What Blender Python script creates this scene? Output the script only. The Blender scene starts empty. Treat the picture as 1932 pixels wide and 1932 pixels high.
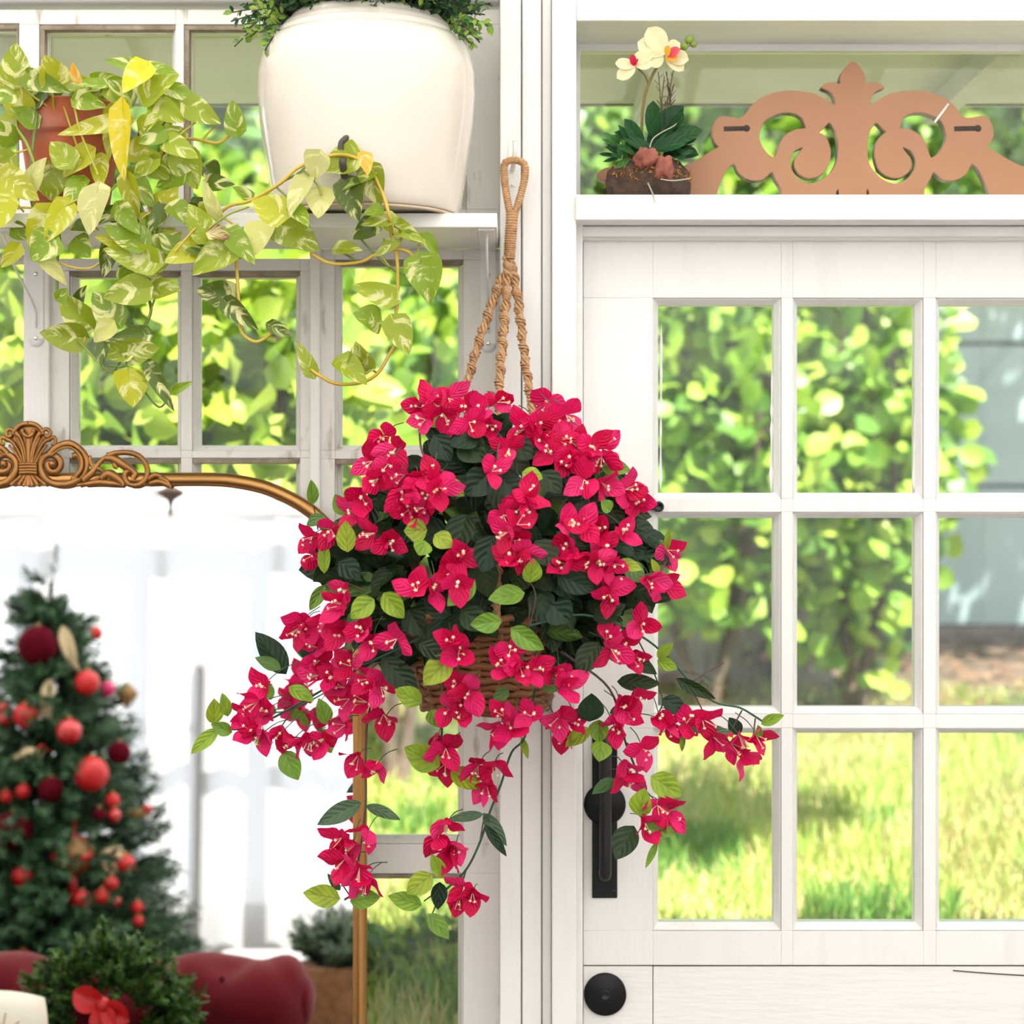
import bpy, math, random
from mathutils import Vector, Matrix, noise
random.seed(7)
R = random.random
def U(a, b): return a + (b - a) * random.random()
PI = math.pi
scene = bpy.context.scene
COL = scene.collection

# ------------------------------------------------------------------ measuring
F, CAMD, CAMZ = 3520.0, 3.2, 1.585
def P(px, py, y=0.0):                       # point of the photo at real depth y (wall face = 0)
    d = y + CAMD
    return Vector(((px - 966) / F * d, y, CAMZ - (py - 966) / F * d))
TH = math.radians(3.0)                      # the mirror leans back a little
MN = Vector((0, -math.cos(TH), math.sin(TH)))
M0 = Vector((0, 0.05, 1.6))
CAM = Vector((0, -CAMD, CAMZ))
def PM(px, py, off=0.0):                    # point on the mirror plane
    d = Vector(((px - 966) / F, 1, -(py - 966) / F))
    t = MN.dot(M0 + MN * off - CAM) / MN.dot(d)
    return CAM + d * t
def RM(px, py, dv):                         # real place of a thing seen in the mirror
    p = P(px, py, dv - CAMD)
    return p - MN * (2 * MN.dot(p - M0))

# ------------------------------------------------------------------ mesh builder
ORG = {}
class MB:
    def __init__(s):
        s.v = []; s.f = []; s.m = []; s.sm = []; s.uv = []; s.c = []
        s.col = (1, 1, 1); s.mat = 0; s.smooth = True
    def vert(s, p, uv=(0, 0), col=None):
        s.v.append((p[0], p[1], p[2])); s.uv.append(uv); s.c.append(col or s.col); return len(s.v) - 1
    def face(s, idx, mat=None, smooth=None):
        s.f.append(tuple(idx)); s.m.append(s.mat if mat is None else mat); s.sm.append(s.smooth if smooth is None else smooth)
    def grid(s, rows, uvs=None, cols=None, closed=False, caps=False, flip=False):
        n = len(rows[0]); b = len(s.v)
        for j, r in enumerate(rows):
            for i, p in enumerate(r):
                s.vert(p, uvs[j][i] if uvs else (i / max(1, n - 1), j / max(1, len(rows) - 1)), cols[j][i] if cols else None)
        m = n if closed else n - 1
        for j in range(len(rows) - 1):
            for i in range(m):
                k = (i + 1) % n
                q = (b + j * n + i, b + j * n + k, b + (j + 1) * n + k, b + (j + 1) * n + i)
                s.face(q[::-1] if flip else q)
        if caps:
            s.face([b + i for i in range(n)][::-1]); e = b + (len(rows) - 1) * n
            s.face([e + i for i in range(n)])
    def box(s, a, b, mat=None):
        x0, x1 = sorted((a[0], b[0])); y0, y1 = sorted((a[1], b[1])); z0, z1 = sorted((a[2], b[2]))
        k = len(s.v)
        for p in ((x0,y0,z0),(x1,y0,z0),(x1,y1,z0),(x0,y1,z0),(x0,y0,z1),(x1,y0,z1),(x1,y1,z1),(x0,y1,z1)):
            s.vert(p)
        for q in ((3,2,1,0),(4,5,6,7),(0,1,5,4),(1,2,6,5),(2,3,7,6),(3,0,4,7)):
            s.face([k + i for i in q], mat, False)
    def tube(s, pts, rad, n=8, caps=True, sy=1.0, twist=0.0):
        pts = [Vector(p) for p in pts]
        if not hasattr(rad, '__len__'): rad = [rad] * len(pts)
        rows = []; up = None
        for i, p in enumerate(pts):
            t = (pts[min(i + 1, len(pts) - 1)] - pts[max(i - 1, 0)])
            if t.length < 1e-9: t = Vector((0, 0, 1))
            t.normalize()
            if up is None:
                up = Vector((0, 1, 0)) if abs(t.y) < .9 else Vector((1, 0, 0))
            a = t.cross(up)
            if a.length < 1e-6: a = t.orthogonal()
            a.normalize(); up = a.cross(t).normalized()
            rows.append([p + a * (math.cos(2*PI*k/n + twist*i) * rad[i]) + up * (math.sin(2*PI*k/n + twist*i) * rad[i] * sy) for k in range(n)])
        s.grid(rows, closed=True, caps=caps, flip=True)
    def lathe(s, prof, c, n=32, tilt=None, caps=True):
        rows = []
        for r, z in prof:
            rows.append([Vector(c) + (tilt @ Vector((math.cos(2*PI*k/n)*r, math.sin(2*PI*k/n)*r, z)) if tilt else Vector((math.cos(2*PI*k/n)*r, math.sin(2*PI*k/n)*r, z))) for k in range(n)])
        s.grid(rows, closed=True, caps=caps)
    def ball(s, c, r, sc=(1, 1, 1), n=16, bump=0.0, seed=0):
        rows = []; c = Vector(c)
        for j in range(n // 2 + 1):
            th = PI * j / (n // 2)
            row = []
            for k in range(n):
                d = Vector((math.sin(th)*math.cos(2*PI*k/n), math.sin(th)*math.sin(2*PI*k/n), -math.cos(th)))
                rr = r * (1 + (bump * noise.noise(d * 1.7 + Vector((seed, seed*2.3, 0))) if bump else 0))
                row.append(c + Vector((d.x*sc[0], d.y*sc[1], d.z*sc[2])) * rr)
            rows.append(row)
        s.grid(rows, closed=True)
    def leaf(s, B, T, w, kind='oval', N=None, fold=0.15, bend=0.15, nu=4, nv=7, col=None, edge=None, mid=None, wave=0.0, k=0):
        B = Vector(B); T = Vector(T); ax = T - B; L = ax.length
        if L < 1e-6: return
        ax /= L
        if N is None: N = Vector((U(-.5,.5), -1, U(-.3,.5)))
        sd = ax.cross(N)
        if sd.length < 1e-4: sd = ax.orthogonal()
        sd.normalize(); nm = sd.cross(ax).normalized()
        col = col or s.col; rows = []; uvs = []; cols = []
        ph = U(0, 6)
        for j in range(nv + 1):
            t = j / nv
            if kind == 'heart': pr = math.sin(PI * t**.5)**.78 if 0 < t < 1 else 0
            elif kind == 'round': pr = math.sin(PI * t**1.2)**.5 if 0 < t < 1 else 0
            elif kind == 'bract': pr = math.sin(PI * t**.8)**.75 if 0 < t < 1 else 0
            else: pr = math.sin(PI * t**.82)**.8 if 0 < t < 1 else 0
            pr = max(pr, .02)
            row = []; ur = []; cr = []
            ql = [-1, -.62, -.3, -.055, 0, .055, .3, .62, 1] if (mid and nu >= 6) else [-1 + 2*i/nu for i in range(nu+1)]
            for i, q in enumerate(ql):
                aq = abs(q)
                al = t
                if kind == 'heart': al = t - .34 * aq**1.4 * (1 - t)**2.5
                p = B + ax * (L * al) + sd * (q * pr * w / 2) + nm * (fold * w * (aq * pr) - bend * L * t * t + bend * .4 * L * t + wave * w * math.sin(ph + t * 9) * aq)
                row.append(p); ur.append((q * .5 * w / .06 + k * 3.1, (t * L / .06 - .4 * aq) + k * 1.7))
                c = col
                if mid and i == len(ql) // 2: c = mid
                if edge and (aq == 1 or j == nv): c = edge
                cr.append(c)
            rows.append(row); uvs.append(ur); cols.append(cr)
        s.grid(rows, uvs, cols, flip=True)
    def build(s, name, mats, parent=None, origin=None, bevel=0.0, kind=None, seg=2):
        me = bpy.data.meshes.new(name)
        if parent is not None: o0 = ORG[parent.name]
        else: o0 = Vector(origin) if origin is not None else Vector((0, 0, 0))
        me.from_pydata([(a - o0.x, b - o0.y, c - o0.z) for a, b, c in s.v], [], s.f)
        if not isinstance(mats, (list, tuple)): mats = [mats]
        for m in mats: me.materials.append(m)
        me.polygons.foreach_set('material_index', s.m)
        me.polygons.foreach_set('use_smooth', s.sm)
        uvl = me.uv_layers.new(name='UVMap')
        vi = [0] * len(me.loops); me.loops.foreach_get('vertex_index', vi)
        fl = []
        for i in vi: fl.extend(s.uv[i])
        uvl.data.foreach_set('uv', fl)
        ca = me.color_attributes.new('tint', 'FLOAT_COLOR', 'POINT')
        fl = []
        for c in s.c: fl.extend((c[0], c[1], c[2], 1))
        ca.data.foreach_set('color', fl)
        me.update()
        o = bpy.data.objects.new(name, me); COL.objects.link(o)
        if parent is not None: o.parent = parent; ORG[o.name] = o0
        else: o.location = o0; ORG[o.name] = o0
        if bevel:
            b = o.modifiers.new('bevel', 'BEVEL'); b.width = bevel; b.segments = seg; b.limit_method = 'ANGLE'
        if kind: o['kind'] = kind
        return o
def empty(name, loc, label, cat, group=None):
    o = bpy.data.objects.new(name, None); COL.objects.link(o); o.location = loc
    o.empty_display_size = .05; ORG[o.name] = Vector(loc)
    o['label'] = label; o['category'] = cat
    if group: o['group'] = group
    return o
def tag(o, label, cat, group=None, kind=None):
    o['label'] = label; o['category'] = cat
    if group: o['group'] = group
    if kind: o['kind'] = kind
    return o
def spline(pts, n=8):                        # catmull-rom through points
    pts = [Vector(p) for p in pts]; out = []
    q = [pts[0] * 2 - pts[1]] + pts + [pts[-1] * 2 - pts[-2]]
    for i in range(1, len(q) - 2):
        for k in range(n):
            t = k / n; a, b, c, d = q[i-1], q[i], q[i+1], q[i+2]
            out.append(.5 * ((2*b) + (c-a)*t + (2*a-5*b+4*c-d)*t*t + (3*b-a-3*c+d)*t**3))
    out.append(pts[-1]); return out

# ------------------------------------------------------------------ materials
def mat(name, base=(.8,.8,.8), rough=.5, metal=0, spec=.5, tint=False, noise_amt=0, noise_scale=20, noise_col=None, stretch=(1,1,1), bump=0, bump_scale=60, transl=0, bump_stretch=None, coat=0, sheen=0, thr=(.35,.7), veins=None):
    m = bpy.data.materials.new(name); m.use_nodes = True
    nt = m.node_tree; N = nt.nodes; L = nt.links
    b = N['Principled BSDF']; out = N['Material Output']
    b.inputs['Roughness'].default_value = rough; b.inputs['Metallic'].default_value = metal
    b.inputs['Specular IOR Level'].default_value = spec
    b.inputs['Coat Weight'].default_value = coat; b.inputs['Sheen Weight'].default_value = sheen
    b.inputs['Base Color'].default_value = (*base, 1)
    src = None
    if tint:
        a = N.new('ShaderNodeAttribute'); a.attribute_name = 'tint'; src = a.outputs['Color']
    tc = N.new('ShaderNodeTexCoord')
    if noise_amt:
        mp = N.new('ShaderNodeMapping'); mp.inputs['Scale'].default_value = stretch
        L.new(tc.outputs['Object'], mp.inputs['Vector'])
        nz = N.new('ShaderNodeTexNoise'); nz.inputs['Scale'].default_value = noise_scale; nz.inputs['Detail'].default_value = 5
        L.new(mp.outputs[0], nz.inputs['Vector'])
        mr = N.new('ShaderNodeMapRange'); mr.inputs[1].default_value = thr[0]; mr.inputs[2].default_value = thr[1]; mr.inputs[3].default_value = 0; mr.inputs[4].default_value = noise_amt
        L.new(nz.outputs['Fac'], mr.inputs[0])
        mx = N.new('ShaderNodeMix'); mx.data_type = 'RGBA'
        L.new(mr.outputs[0], mx.inputs['Factor'])
        if src: L.new(src, mx.inputs['A'])
        else: mx.inputs['A'].default_value = (*base, 1)
        mx.inputs['B'].default_value = (*(noise_col or [c*.6 for c in base]), 1)
        src = mx.outputs['Result']
    vh = None
    if veins:                                   # (cycles, width, colour factor, bump)
        uv = N.new('ShaderNodeUVMap'); sp = N.new('ShaderNodeSeparateXYZ'); L.new(uv.outputs[0], sp.inputs[0])
        m1 = N.new('ShaderNodeMath'); m1.operation = 'MULTIPLY'; m1.inputs[1].default_value = veins[0] * 6.2832; L.new(sp.outputs[1], m1.inputs[0])
        m2 = N.new('ShaderNodeMath'); m2.operation = 'SINE'; L.new(m1.outputs[0], m2.inputs[0])
        m3 = N.new('ShaderNodeMapRange'); m3.inputs[1].default_value = veins[1]; m3.inputs[2].default_value = 1; m3.interpolation_type = 'SMOOTHSTEP'; L.new(m2.outputs[0], m3.inputs[0])
        m4 = N.new('ShaderNodeMath'); m4.operation = 'MULTIPLY'; m4.inputs[1].default_value = .8; L.new(m3.outputs[0], m4.inputs[0])
        hs = N.new('ShaderNodeHueSaturation'); hs.inputs['Value'].default_value = veins[2]; L.new(src, hs.inputs['Color'])
        mv = N.new('ShaderNodeMix'); mv.data_type = 'RGBA'; L.new(m4.outputs[0], mv.inputs['Factor']); L.new(src, mv.inputs['A']); L.new(hs.outputs[0], mv.inputs['B']); src = mv.outputs['Result']; vh = m2.outputs[0]
    if src: L.new(src, b.inputs['Base Color'])
    if veins:
        bv = N.new('ShaderNodeBump'); bv.inputs['Strength'].default_value = veins[3]; bv.inputs['Distance'].default_value = .0012; L.new(vh, bv.inputs['Height']); L.new(bv.outputs[0], b.inputs['Normal'])
    if bump and not veins:
        mp2 = N.new('ShaderNodeMapping'); mp2.inputs['Scale'].default_value = bump_stretch or stretch
        L.new(tc.outputs['Object'], mp2.inputs['Vector'])
        nb = N.new('ShaderNodeTexNoise'); nb.inputs['Scale'].default_value = bump_scale; nb.inputs['Detail'].default_value = 4
        L.new(mp2.outputs[0], nb.inputs['Vector'])
        bp = N.new('ShaderNodeBump'); bp.inputs['Strength'].default_value = bump; bp.inputs['Distance'].default_value = .003
        L.new(nb.outputs['Fac'], bp.inputs['Height']); L.new(bp.outputs[0], b.inputs['Normal'])
    if transl:
        t = N.new('ShaderNodeBsdfTranslucent'); ms = N.new('ShaderNodeMixShader'); ms.inputs[0].default_value = transl
        if src: L.new(src, t.inputs['Color'])
        else: t.inputs['Color'].default_value = (*base, 1)
        L.new(b.outputs[0], ms.inputs[1]); L.new(t.outputs[0], ms.inputs[2]); L.new(ms.outputs[0], out.inputs['Surface'])
    return m
def wood_white(name, vertical=True, base=(.845,.835,.82), dirt=.35):
    st = (9, 9, 1.2) if vertical else (1.2, 9, 9)
    m = mat(name, base, .42, noise_amt=dirt, noise_scale=3.2, noise_col=(.66,.62,.57), stretch=st, bump=.25, bump_scale=14, thr=(.52,.85))
    return m
M = {}
M['wv'] = wood_white('white_paint_vertical', True); M['wh'] = wood_white('white_paint_horizontal', False)
M['wold'] = mat('chipped_white_paint', (.80,.775,.745), .5, noise_amt=.8, noise_scale=16, noise_col=(.34,.25,.18), bump=.4, bump_scale=40, stretch=(2,2,.5), thr=(.62,.74))
M['putty'] = mat('weathered_bare_wood', (.22,.165,.115), .8, noise_amt=.8, noise_scale=12, noise_col=(.42,.36,.28), stretch=(3,3,3), bump=.5)
M['joint'] = mat('joint_shade', (.42,.38,.34), .8)  # strip colour that paints the soft shade in the board gaps
M['gap'] = mat('dark_gap', (.05,.042,.038), .9)
def glass_mat(name, tint=(.96,.985,.97), haze=.0):
    m = bpy.data.materials.new(name); m.use_nodes = True; N = m.node_tree.nodes; L = m.node_tree.links
    N.remove(N['Principled BSDF']); out = N['Material Output']
    tr = N.new('ShaderNodeBsdfTransparent'); tr.inputs[0].default_value = (*tint, 1)
    gl = N.new('ShaderNodeBsdfGlossy'); gl.inputs['Roughness'].default_value = .01
    fr = N.new('ShaderNodeFresnel'); fr.inputs[0].default_value = 1.38
    ms = N.new('ShaderNodeMixShader'); L.new(fr.outputs[0], ms.inputs[0]); L.new(tr.outputs[0], ms.inputs[1]); L.new(gl.outputs[0], ms.inputs[2])
    last = ms.outputs[0]
    if haze:
        d = N.new('ShaderNodeBsdfDiffuse'); d.inputs[0].default_value = (.85,.86,.84,1)
        tc = N.new('ShaderNodeTexCoord'); nz = N.new('ShaderNodeTexNoise'); nz.inputs['Scale'].default_value = 9; nz.inputs['Detail'].default_value = 8
        L.new(tc.outputs['Object'], nz.inputs['Vector'])
        mr = N.new('ShaderNodeMapRange'); mr.inputs[1].default_value = .45; mr.inputs[2].default_value = .8; mr.inputs[3].default_value = .01; mr.inputs[4].default_value = haze
        L.new(nz.outputs['Fac'], mr.inputs[0])
        m2 = N.new('ShaderNodeMixShader'); L.new(mr.outputs[0], m2.inputs[0]); L.new(last, m2.inputs[1]); L.new(d.outputs[0], m2.inputs[2]); last = m2.outputs[0]
    L.new(last, out.inputs['Surface']); return m
M['glass'] = glass_mat('window_glass', haze=.015)
M['mirror'] = mat('mirror_silver', (.96,.97,.97), .004, 1)
def cloth_translucent(name, col, transp, transl):
    m = bpy.data.materials.new(name); m.use_nodes = True; N = m.node_tree.nodes; L = m.node_tree.links
    N.remove(N['Principled BSDF']); out = N['Material Output']
    d = N.new('ShaderNodeBsdfDiffuse'); d.inputs[0].default_value = (*col, 1)
    t = N.new('ShaderNodeBsdfTranslucent'); t.inputs[0].default_value = (*col, 1)
    x = N.new('ShaderNodeBsdfTransparent')
    a = N.new('ShaderNodeMixShader'); a.inputs[0].default_value = transl; L.new(d.outputs[0], a.inputs[1]); L.new(t.outputs[0], a.inputs[2])
    b = N.new('ShaderNodeMixShader'); b.inputs[0].default_value = transp; L.new(a.outputs[0], b.inputs[1]); L.new(x.outputs[0], b.inputs[2])
    L.new(b.outputs[0], out.inputs['Surface']); return m
M['roof'] = cloth_translucent('translucent_roof_sheet', (.775,.77,.765), 0, .72)
M['sheer'] = cloth_translucent('sheer_curtain', (.50,.505,.515), .14, .6)
M['gold'] = mat('antique_gold', (.36,.17,.055), .34, .9, noise_amt=.5, noise_scale=30, noise_col=(.12,.05,.015), bump=.1)
M['goldtube'] = mat('brushed_gold', (.42,.22,.075), .3, .95)
M['black'] = mat('black_metal', (.004,.004,.005), .45, spec=.3)
M['blacks'] = mat('black_metal_satin', (.010,.010,.011), .32, spec=.4)
M['chrome'] = mat('chrome', (.7,.7,.7), .2, 1)
M['jute'] = mat('jute', (.58,.34,.17), .85, noise_amt=.7, noise_scale=120, noise_col=(.30,.15,.065), bump=.6, bump_scale=300)
M['wicker'] = mat('wicker', (.27,.12,.04), .55, noise_amt=.7, noise_scale=40, noise_col=(.12,.05,.02), bump=.5, bump_scale=90)
M['ceramic'] = mat('cream_glaze', (.75,.70,.63), .16, noise_amt=.4, noise_scale=3, noise_col=(.70,.63,.54), stretch=(1,1,3), coat=.3, bump=.05)
M['ceramic_foot'] = mat('cream_unglazed_foot', (.62,.48,.33), .6)
M['terra'] = mat('terracotta', (.37,.085,.03), .8, noise_amt=.7, noise_scale=14, noise_col=(.44,.24,.19), bump=.2, thr=(.5,.8))
M['soil'] = mat('soil', (.05,.033,.022), .95, bump=1)
M['mdf'] = mat('brown_fibreboard', (.40,.205,.115), .7, noise_amt=.4, noise_scale=6, noise_col=(.33,.16,.085), bump=.1)
M['mdfedge'] = mat('flaked_white_edge', (.55,.5,.42), .8, noise_amt=.9, noise_scale=30, noise_col=(.10,.08,.06))
def pothos_mat():
    m = bpy.data.materials.new('variegated_leaf'); m.use_nodes = True; N = m.node_tree.nodes; L = m.node_tree.links
    b = N['Principled BSDF']; out = N['Material Output']; b.inputs['Roughness'].default_value = .33; b.inputs['Specular IOR Level'].default_value = .45
    a = N.new('ShaderNodeAttribute'); a.attribute_name = 'tint'
    uv = N.new('ShaderNodeUVMap'); mp = N.new('ShaderNodeMapping'); mp.inputs['Scale'].default_value = (1.0, 2.2, 1); mp.inputs['Rotation'].default_value = (0,0,.4)
    L.new(uv.outputs[0], mp.inputs[0])
    nz = N.new('ShaderNodeTexNoise'); nz.inputs['Scale'].default_value = 1.5; nz.inputs['Detail'].default_value = 5; nz.inputs['Roughness'].default_value = .62
    L.new(mp.outputs[0], nz.inputs['Vector'])
    mr = N.new('ShaderNodeMapRange'); mr.inputs[1].default_value = .52; mr.inputs[2].default_value = .60
    L.new(nz.outputs['Fac'], mr.inputs[0])
    mul = N.new('ShaderNodeMath'); mul.operation = 'MULTIPLY'; mul.inputs[1].default_value = .8; L.new(mr.outputs[0], mul.inputs[0])
    mx = N.new('ShaderNodeMix'); mx.data_type = 'RGBA'; L.new(mul.outputs[0], mx.inputs['Factor']); L.new(a.outputs['Color'], mx.inputs['A']); mx.inputs['B'].default_value = (.82,.80,.38,1)
    L.new(mx.outputs['Result'], b.inputs['Base Color'])
    t = N.new('ShaderNodeBsdfTranslucent'); L.new(mx.outputs['Result'], t.inputs[0])
    ms = N.new('ShaderNodeMixShader'); ms.inputs[0].default_value = .3; L.new(b.outputs[0], ms.inputs[1]); L.new(t.outputs[0], ms.inputs[2]); L.new(ms.outputs[0], out.inputs['Surface'])
    return m
M['pothos'] = pothos_mat()
M['leaf'] = mat('fabric_leaf', tint=True, rough=.38, spec=.28, transl=.12, noise_amt=.3, noise_scale=50, noise_col=(.02,.05,.02), veins=(4.6, .90, .55, .35))
M['leafout'] = mat('garden_leaf', tint=True, rough=.42, transl=.35)
M['stem'] = mat('stem', tint=True, rough=.55)
M['bract'] = mat('pink_bract', tint=True, rough=.55, spec=.3, transl=.26, veins=(6.0, .55, .88, .5))
M['stamen'] = mat('cream_stamen', (.9,.82,.55), .6)
M['bark'] = mat('bark', (.10,.07,.05), .9, bump=.8)
M['grass'] = mat('grass_blade', tint=True, rough=.6, transl=.3)
M['lawn'] = mat('lawn_soil', (.30,.33,.11), .95, noise_amt=.9, noise_scale=5, noise_col=(.42,.34,.16), bump=.5)
M['bed'] = mat('garden_bed_soil', (.07,.05,.035), .95, noise_amt=.8, noise_scale=9, noise_col=(.20,.12,.07), bump=.6, thr=(.45,.65))
M['shed'] = mat('blue_grey_cladding', (.40,.50,.53), .6, noise_amt=.25, noise_scale=3, noise_col=(.34,.44,.50), stretch=(8,1,.3))
M['shedtrim'] = mat('cladding_joint', (.06,.08,.12), .7)
M['fence'] = mat('weathered_fence', (.34,.30,.27), .8, noise_amt=.5, noise_scale=6, stretch=(6,6,.6))
M['soffit'] = mat('reflection_soffit', (.60,.58,.62), .7, noise_amt=.3, noise_scale=4)
M['red'] = mat('red_velvet_sofa', (.125,.003,.009), .85, spec=.2, sheen=.12, bump=.2)
M['bred'] = mat('red_satin', (.55,.012,.014), .35); M['bredshiny'] = mat('red_gloss', (.55,.01,.012), .1, .3, coat=1)
M['bvelvet'] = mat('burgundy_velvet', (.085,.001,.008), .9, spec=.1); M['bpink'] = mat('pink_satin', (.6,.01,.14), .3)
M['fir'] = mat('fir_needles', tint=True, rough=.6)
M['brown'] = mat('dried_brown', (.30,.17,.06), .8, bump=.6); M['straw'] = mat('straw', (.62,.50,.30), .8)
M['cushion'] = mat('cream_fabric', (.82,.77,.66), .9, bump=.3)
M['goldthread'] = mat('gold_thread', (.5,.32,.1), .4, .6)
M['white'] = mat('white_plain', (.85,.85,.84), .5)
M['plastic'] = mat('white_plastic', (.88,.87,.82), .25)
M['floor'] = mat('timber_floor', (.30,.27,.24), .4, noise_amt=.3, noise_scale=2)
M['orchid'] = mat('orchid_petal', tint=True, rough=.5, transl=.25)
M['coco'] = mat('coir', (.09,.055,.035), .95, noise_amt=.8, noise_scale=60, noise_col=(.02,.012,.01), bump=1, bump_scale=120)
M['moss'] = mat('orange_moss', tint=True, rough=.9)
M['stone'] = mat('red_lava_stone', (.30,.10,.07), .95, noise_amt=.6, noise_scale=80, noise_col=(.24,.07,.055), bump=1, bump_scale=120)
M['bronze'] = mat('aged_bronze', (.20,.15,.12), .5, .5)
M['tap'] = mat('dark_rubber_tap', (.06,.055,.045), .5)

# ------------------------------------------------------------------ panels with openings
def panel(mb, xs, zs, holes, yf, yb, yg, inset):
    """board with rectangular openings; xs/zs sorted grid lines, holes = set of (i,j) cells; bevels slope from face yf to glass yg"""
    for i in range(len(xs) - 1):
        for j in range(len(zs) - 1):
            x0, x1, z0, z1 = xs[i], xs[i+1], zs[j], zs[j+1]
            if (i, j) in holes:
                a = [(x0,yf,z0),(x1,yf,z0),(x1,yf,z1),(x0,yf,z1)]
                b = [(x0+inset,yg-.004,z0+inset),(x1-inset,yg-.004,z0+inset),(x1-inset,yg-.004,z1-inset),(x0+inset,yg-.004,z1-inset)]
                a2 = [(x0,yf+.004,z0),(x1,yf+.004,z0),(x1,yf+.004,z1),(x0,yf+.004,z1)]
                st = inset * .25
                a3 = [(x0+st,yf+.005,z0+st),(x1-st,yf+.005,z0+st),(x1-st,yf+.005,z1-st),(x0+st,yf+.005,z1-st)]
                c = [(p[0], yb, p[2]) for p in b]
                for A, B in ((a, a2), (a2, a3), (a3, b), (b, c)):
                    k = len(mb.v)
                    for p in A + B: mb.vert(p)
                    for e in range(4):
                        n = (e + 1) % 4; mb.face((k+e, k+n, k+4+n, k+4+e), smooth=False)
            else:
                mb.box((x0, yf, z0), (x1, yb, z1))
def px_grid(pxs, pys, y):
    xs = [P(p, 0, y).x for p in pxs]; zs = sorted(P(0, p, y).z for p in pys); return xs, zs

# ------------------------------------------------------------------ SETTING: left window wall
YS = .10                                     # sash face
def sash(n, pxs, pys, holes, yf=YS, bars=True, old=True, edge=None, inset=.010, mats=None):
    mb = MB(); mb.smooth = False
    xs, zs = px_grid(pxs, pys, yf)
    nz = len(zs) - 1
    hs = {(i, nz - 1 - j) for i, j in holes}   # j counted from the top
    panel(mb, xs, zs, hs, yf, yf + .042, yf + .03, inset)
    o = mb.build('window_%d' % n, mats or M['wold'], bevel=.0012, kind='structure')
    g = MB(); g.smooth = False
    for i, j in hs: g.box((xs[i]+inset*.5, yf+.029, zs[j]+inset*.5), (xs[i+1]-inset*.5, yf+.033, zs[j+1]-inset*.5))
    g.build('panes', M['glass'], o)
    if edge:
        e = MB(); e.smooth = False; t = .009
        for i, j in hs:
            x0, x1, z0, z1 = xs[i], xs[i+1], zs[j], zs[j+1]
            if 't' in edge: e.box((x0+.001, yf+.0005, z1-t), (x1-.001, yf+.026, z1-.0015))
            if 'l' in edge: e.box((x0+.0015, yf+.0005, z0+.002), (x0+t, yf+.0255, z1-t-.0005))
            if 'r' in edge: e.box((x1-t*.5, yf+.0005, z0+.002), (x1-.0015, yf+.0255, z1-t-.0005))
        e.build('bare_wood_bead', M['putty'], o)
    return o
# upper sashes above the shelf
sash(1, [-330, -270, 36], [18, 44, 395, 440], {(1, 1)}, edge='tr')
sash(2, [36, 74, 331, 347, 880, 943], [18, 46, 395, 440], {(1, 1), (3, 1)}, edge='tl')
# lower sashes
sash(3, [-560, -520, -260, -235, 48, 92], [480, 483, 845, 868, 1250, 1280, 1640, 1665, 2050, 2120], {(1,1),(1,3),(1,5),(1,7),(3,1),(3,3),(3,5),(3,7)})
sash(4, [95, 131, 341, 363, 566, 596], [488, 511, 850, 864, 1225, 1245, 1594, 1648, 2030, 2120], {(1,1),(3,1),(1,3),(3,3),(1,5),(3,5),(1,7),(3,7)}, edge='t')
sash(5, [598, 632, 874, 943], [470, 490, 850, 866, 1225, 1245, 1592, 1648, 2030, 2120], {(1,1),(1,3),(1,5),(1,7)}, edge='t')
# head board, rail under the shelf, cover strips between sashes
mb = MB(); mb.smooth = False
mb.box(P(-700, -700, .085), P(943, 19, .15)); 
mb.build('wall_left_head', M['wh'], bevel=.002, kind='structure').name = 'trim_1'
mb = MB(); mb.smooth = False
mb.box(P(-700, 436, .092), P(943, 470, .15))
mb.build('trim_2', M['wh'], bevel=.002, kind='structure')
mb = MB(); mb.smooth = False
for a, b, y in ((44, 93, .086), (584, 604, .090)):
    p = P(a, 462, y); q = P(b, 2130, y); mb.box((p.x, y, p.z), (q.x, .15, q.z))
mb.build('trim_3', M['wv'], bevel=.003, kind='structure')
mb = MB(); mb.smooth = False
mb.box((P(-700,0,.1).x, .09, 0), (P(943,0,.1).x, .16, P(0,2119,.1).z))
mb.build('wall_back', M['wv'], kind='structure')
# post between windows and door: three boards with shadow joints
mb = MB(); mb.smooth = False
zt, zb = 3.42, 0.0
def vb(mb, a, b, y, yb=.16): mb.box((P(a,0,y).x, y, zb), (P(b,0,y).x, yb, zt))
vb(mb, 943, 983, 0.0); vb(mb, 985.5, 1021, -.003); vb(mb, 1023, 1040, .004); vb(mb, 1041.5, 1087.5, -.028)
mb.build('trim_4', M['wv'], bevel=.0025, kind='structure')
mb = MB(); mb.smooth = False
vb(mb, 981, 987, .008); vb(mb, 1019, 1025, .010); vb(mb, 1038, 1043, .012)
mb.build('trim_5', M['joint'], kind='structure')
# door frame: stop moulding, head, ledge, transom surround
mb = MB(); mb.smooth = False
p = P(1087, 0, .02); mb.box((p.x-.004, .012, 0), (P(1099, 0, .03).x, .12, P(0,420,.02).z))          # left stop
mb.box((p.x-.004, .020, P(0, 424, .02).z - .002), (2.1, .14, P(0, 446, .02).z)); mb.box((p.x-.002, .038, P(0, 440, .03).z), (2.1, .14, P(0, 453, .04).z))
mb.build('trim_6', M['wh'], bevel=.003, kind='structure')
mb = MB(); mb.smooth = False
zl = P(0, 367, -.04).z; zu = P(0, 415, -.04).z
mb.box((P(1086,0,-.04).x, -.040, zu), (2.1, .175, zl))
mb.build('trim_7', M['wh'], bevel=.002, kind='structure')
mb = MB(); mb.smooth = False                                                                       # transom head and soffit
zh = P(0, 42, -.01).z
mb.box((P(1087,0,-.01).x, -.02, zh), (2.1, .06, 3.42))
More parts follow.
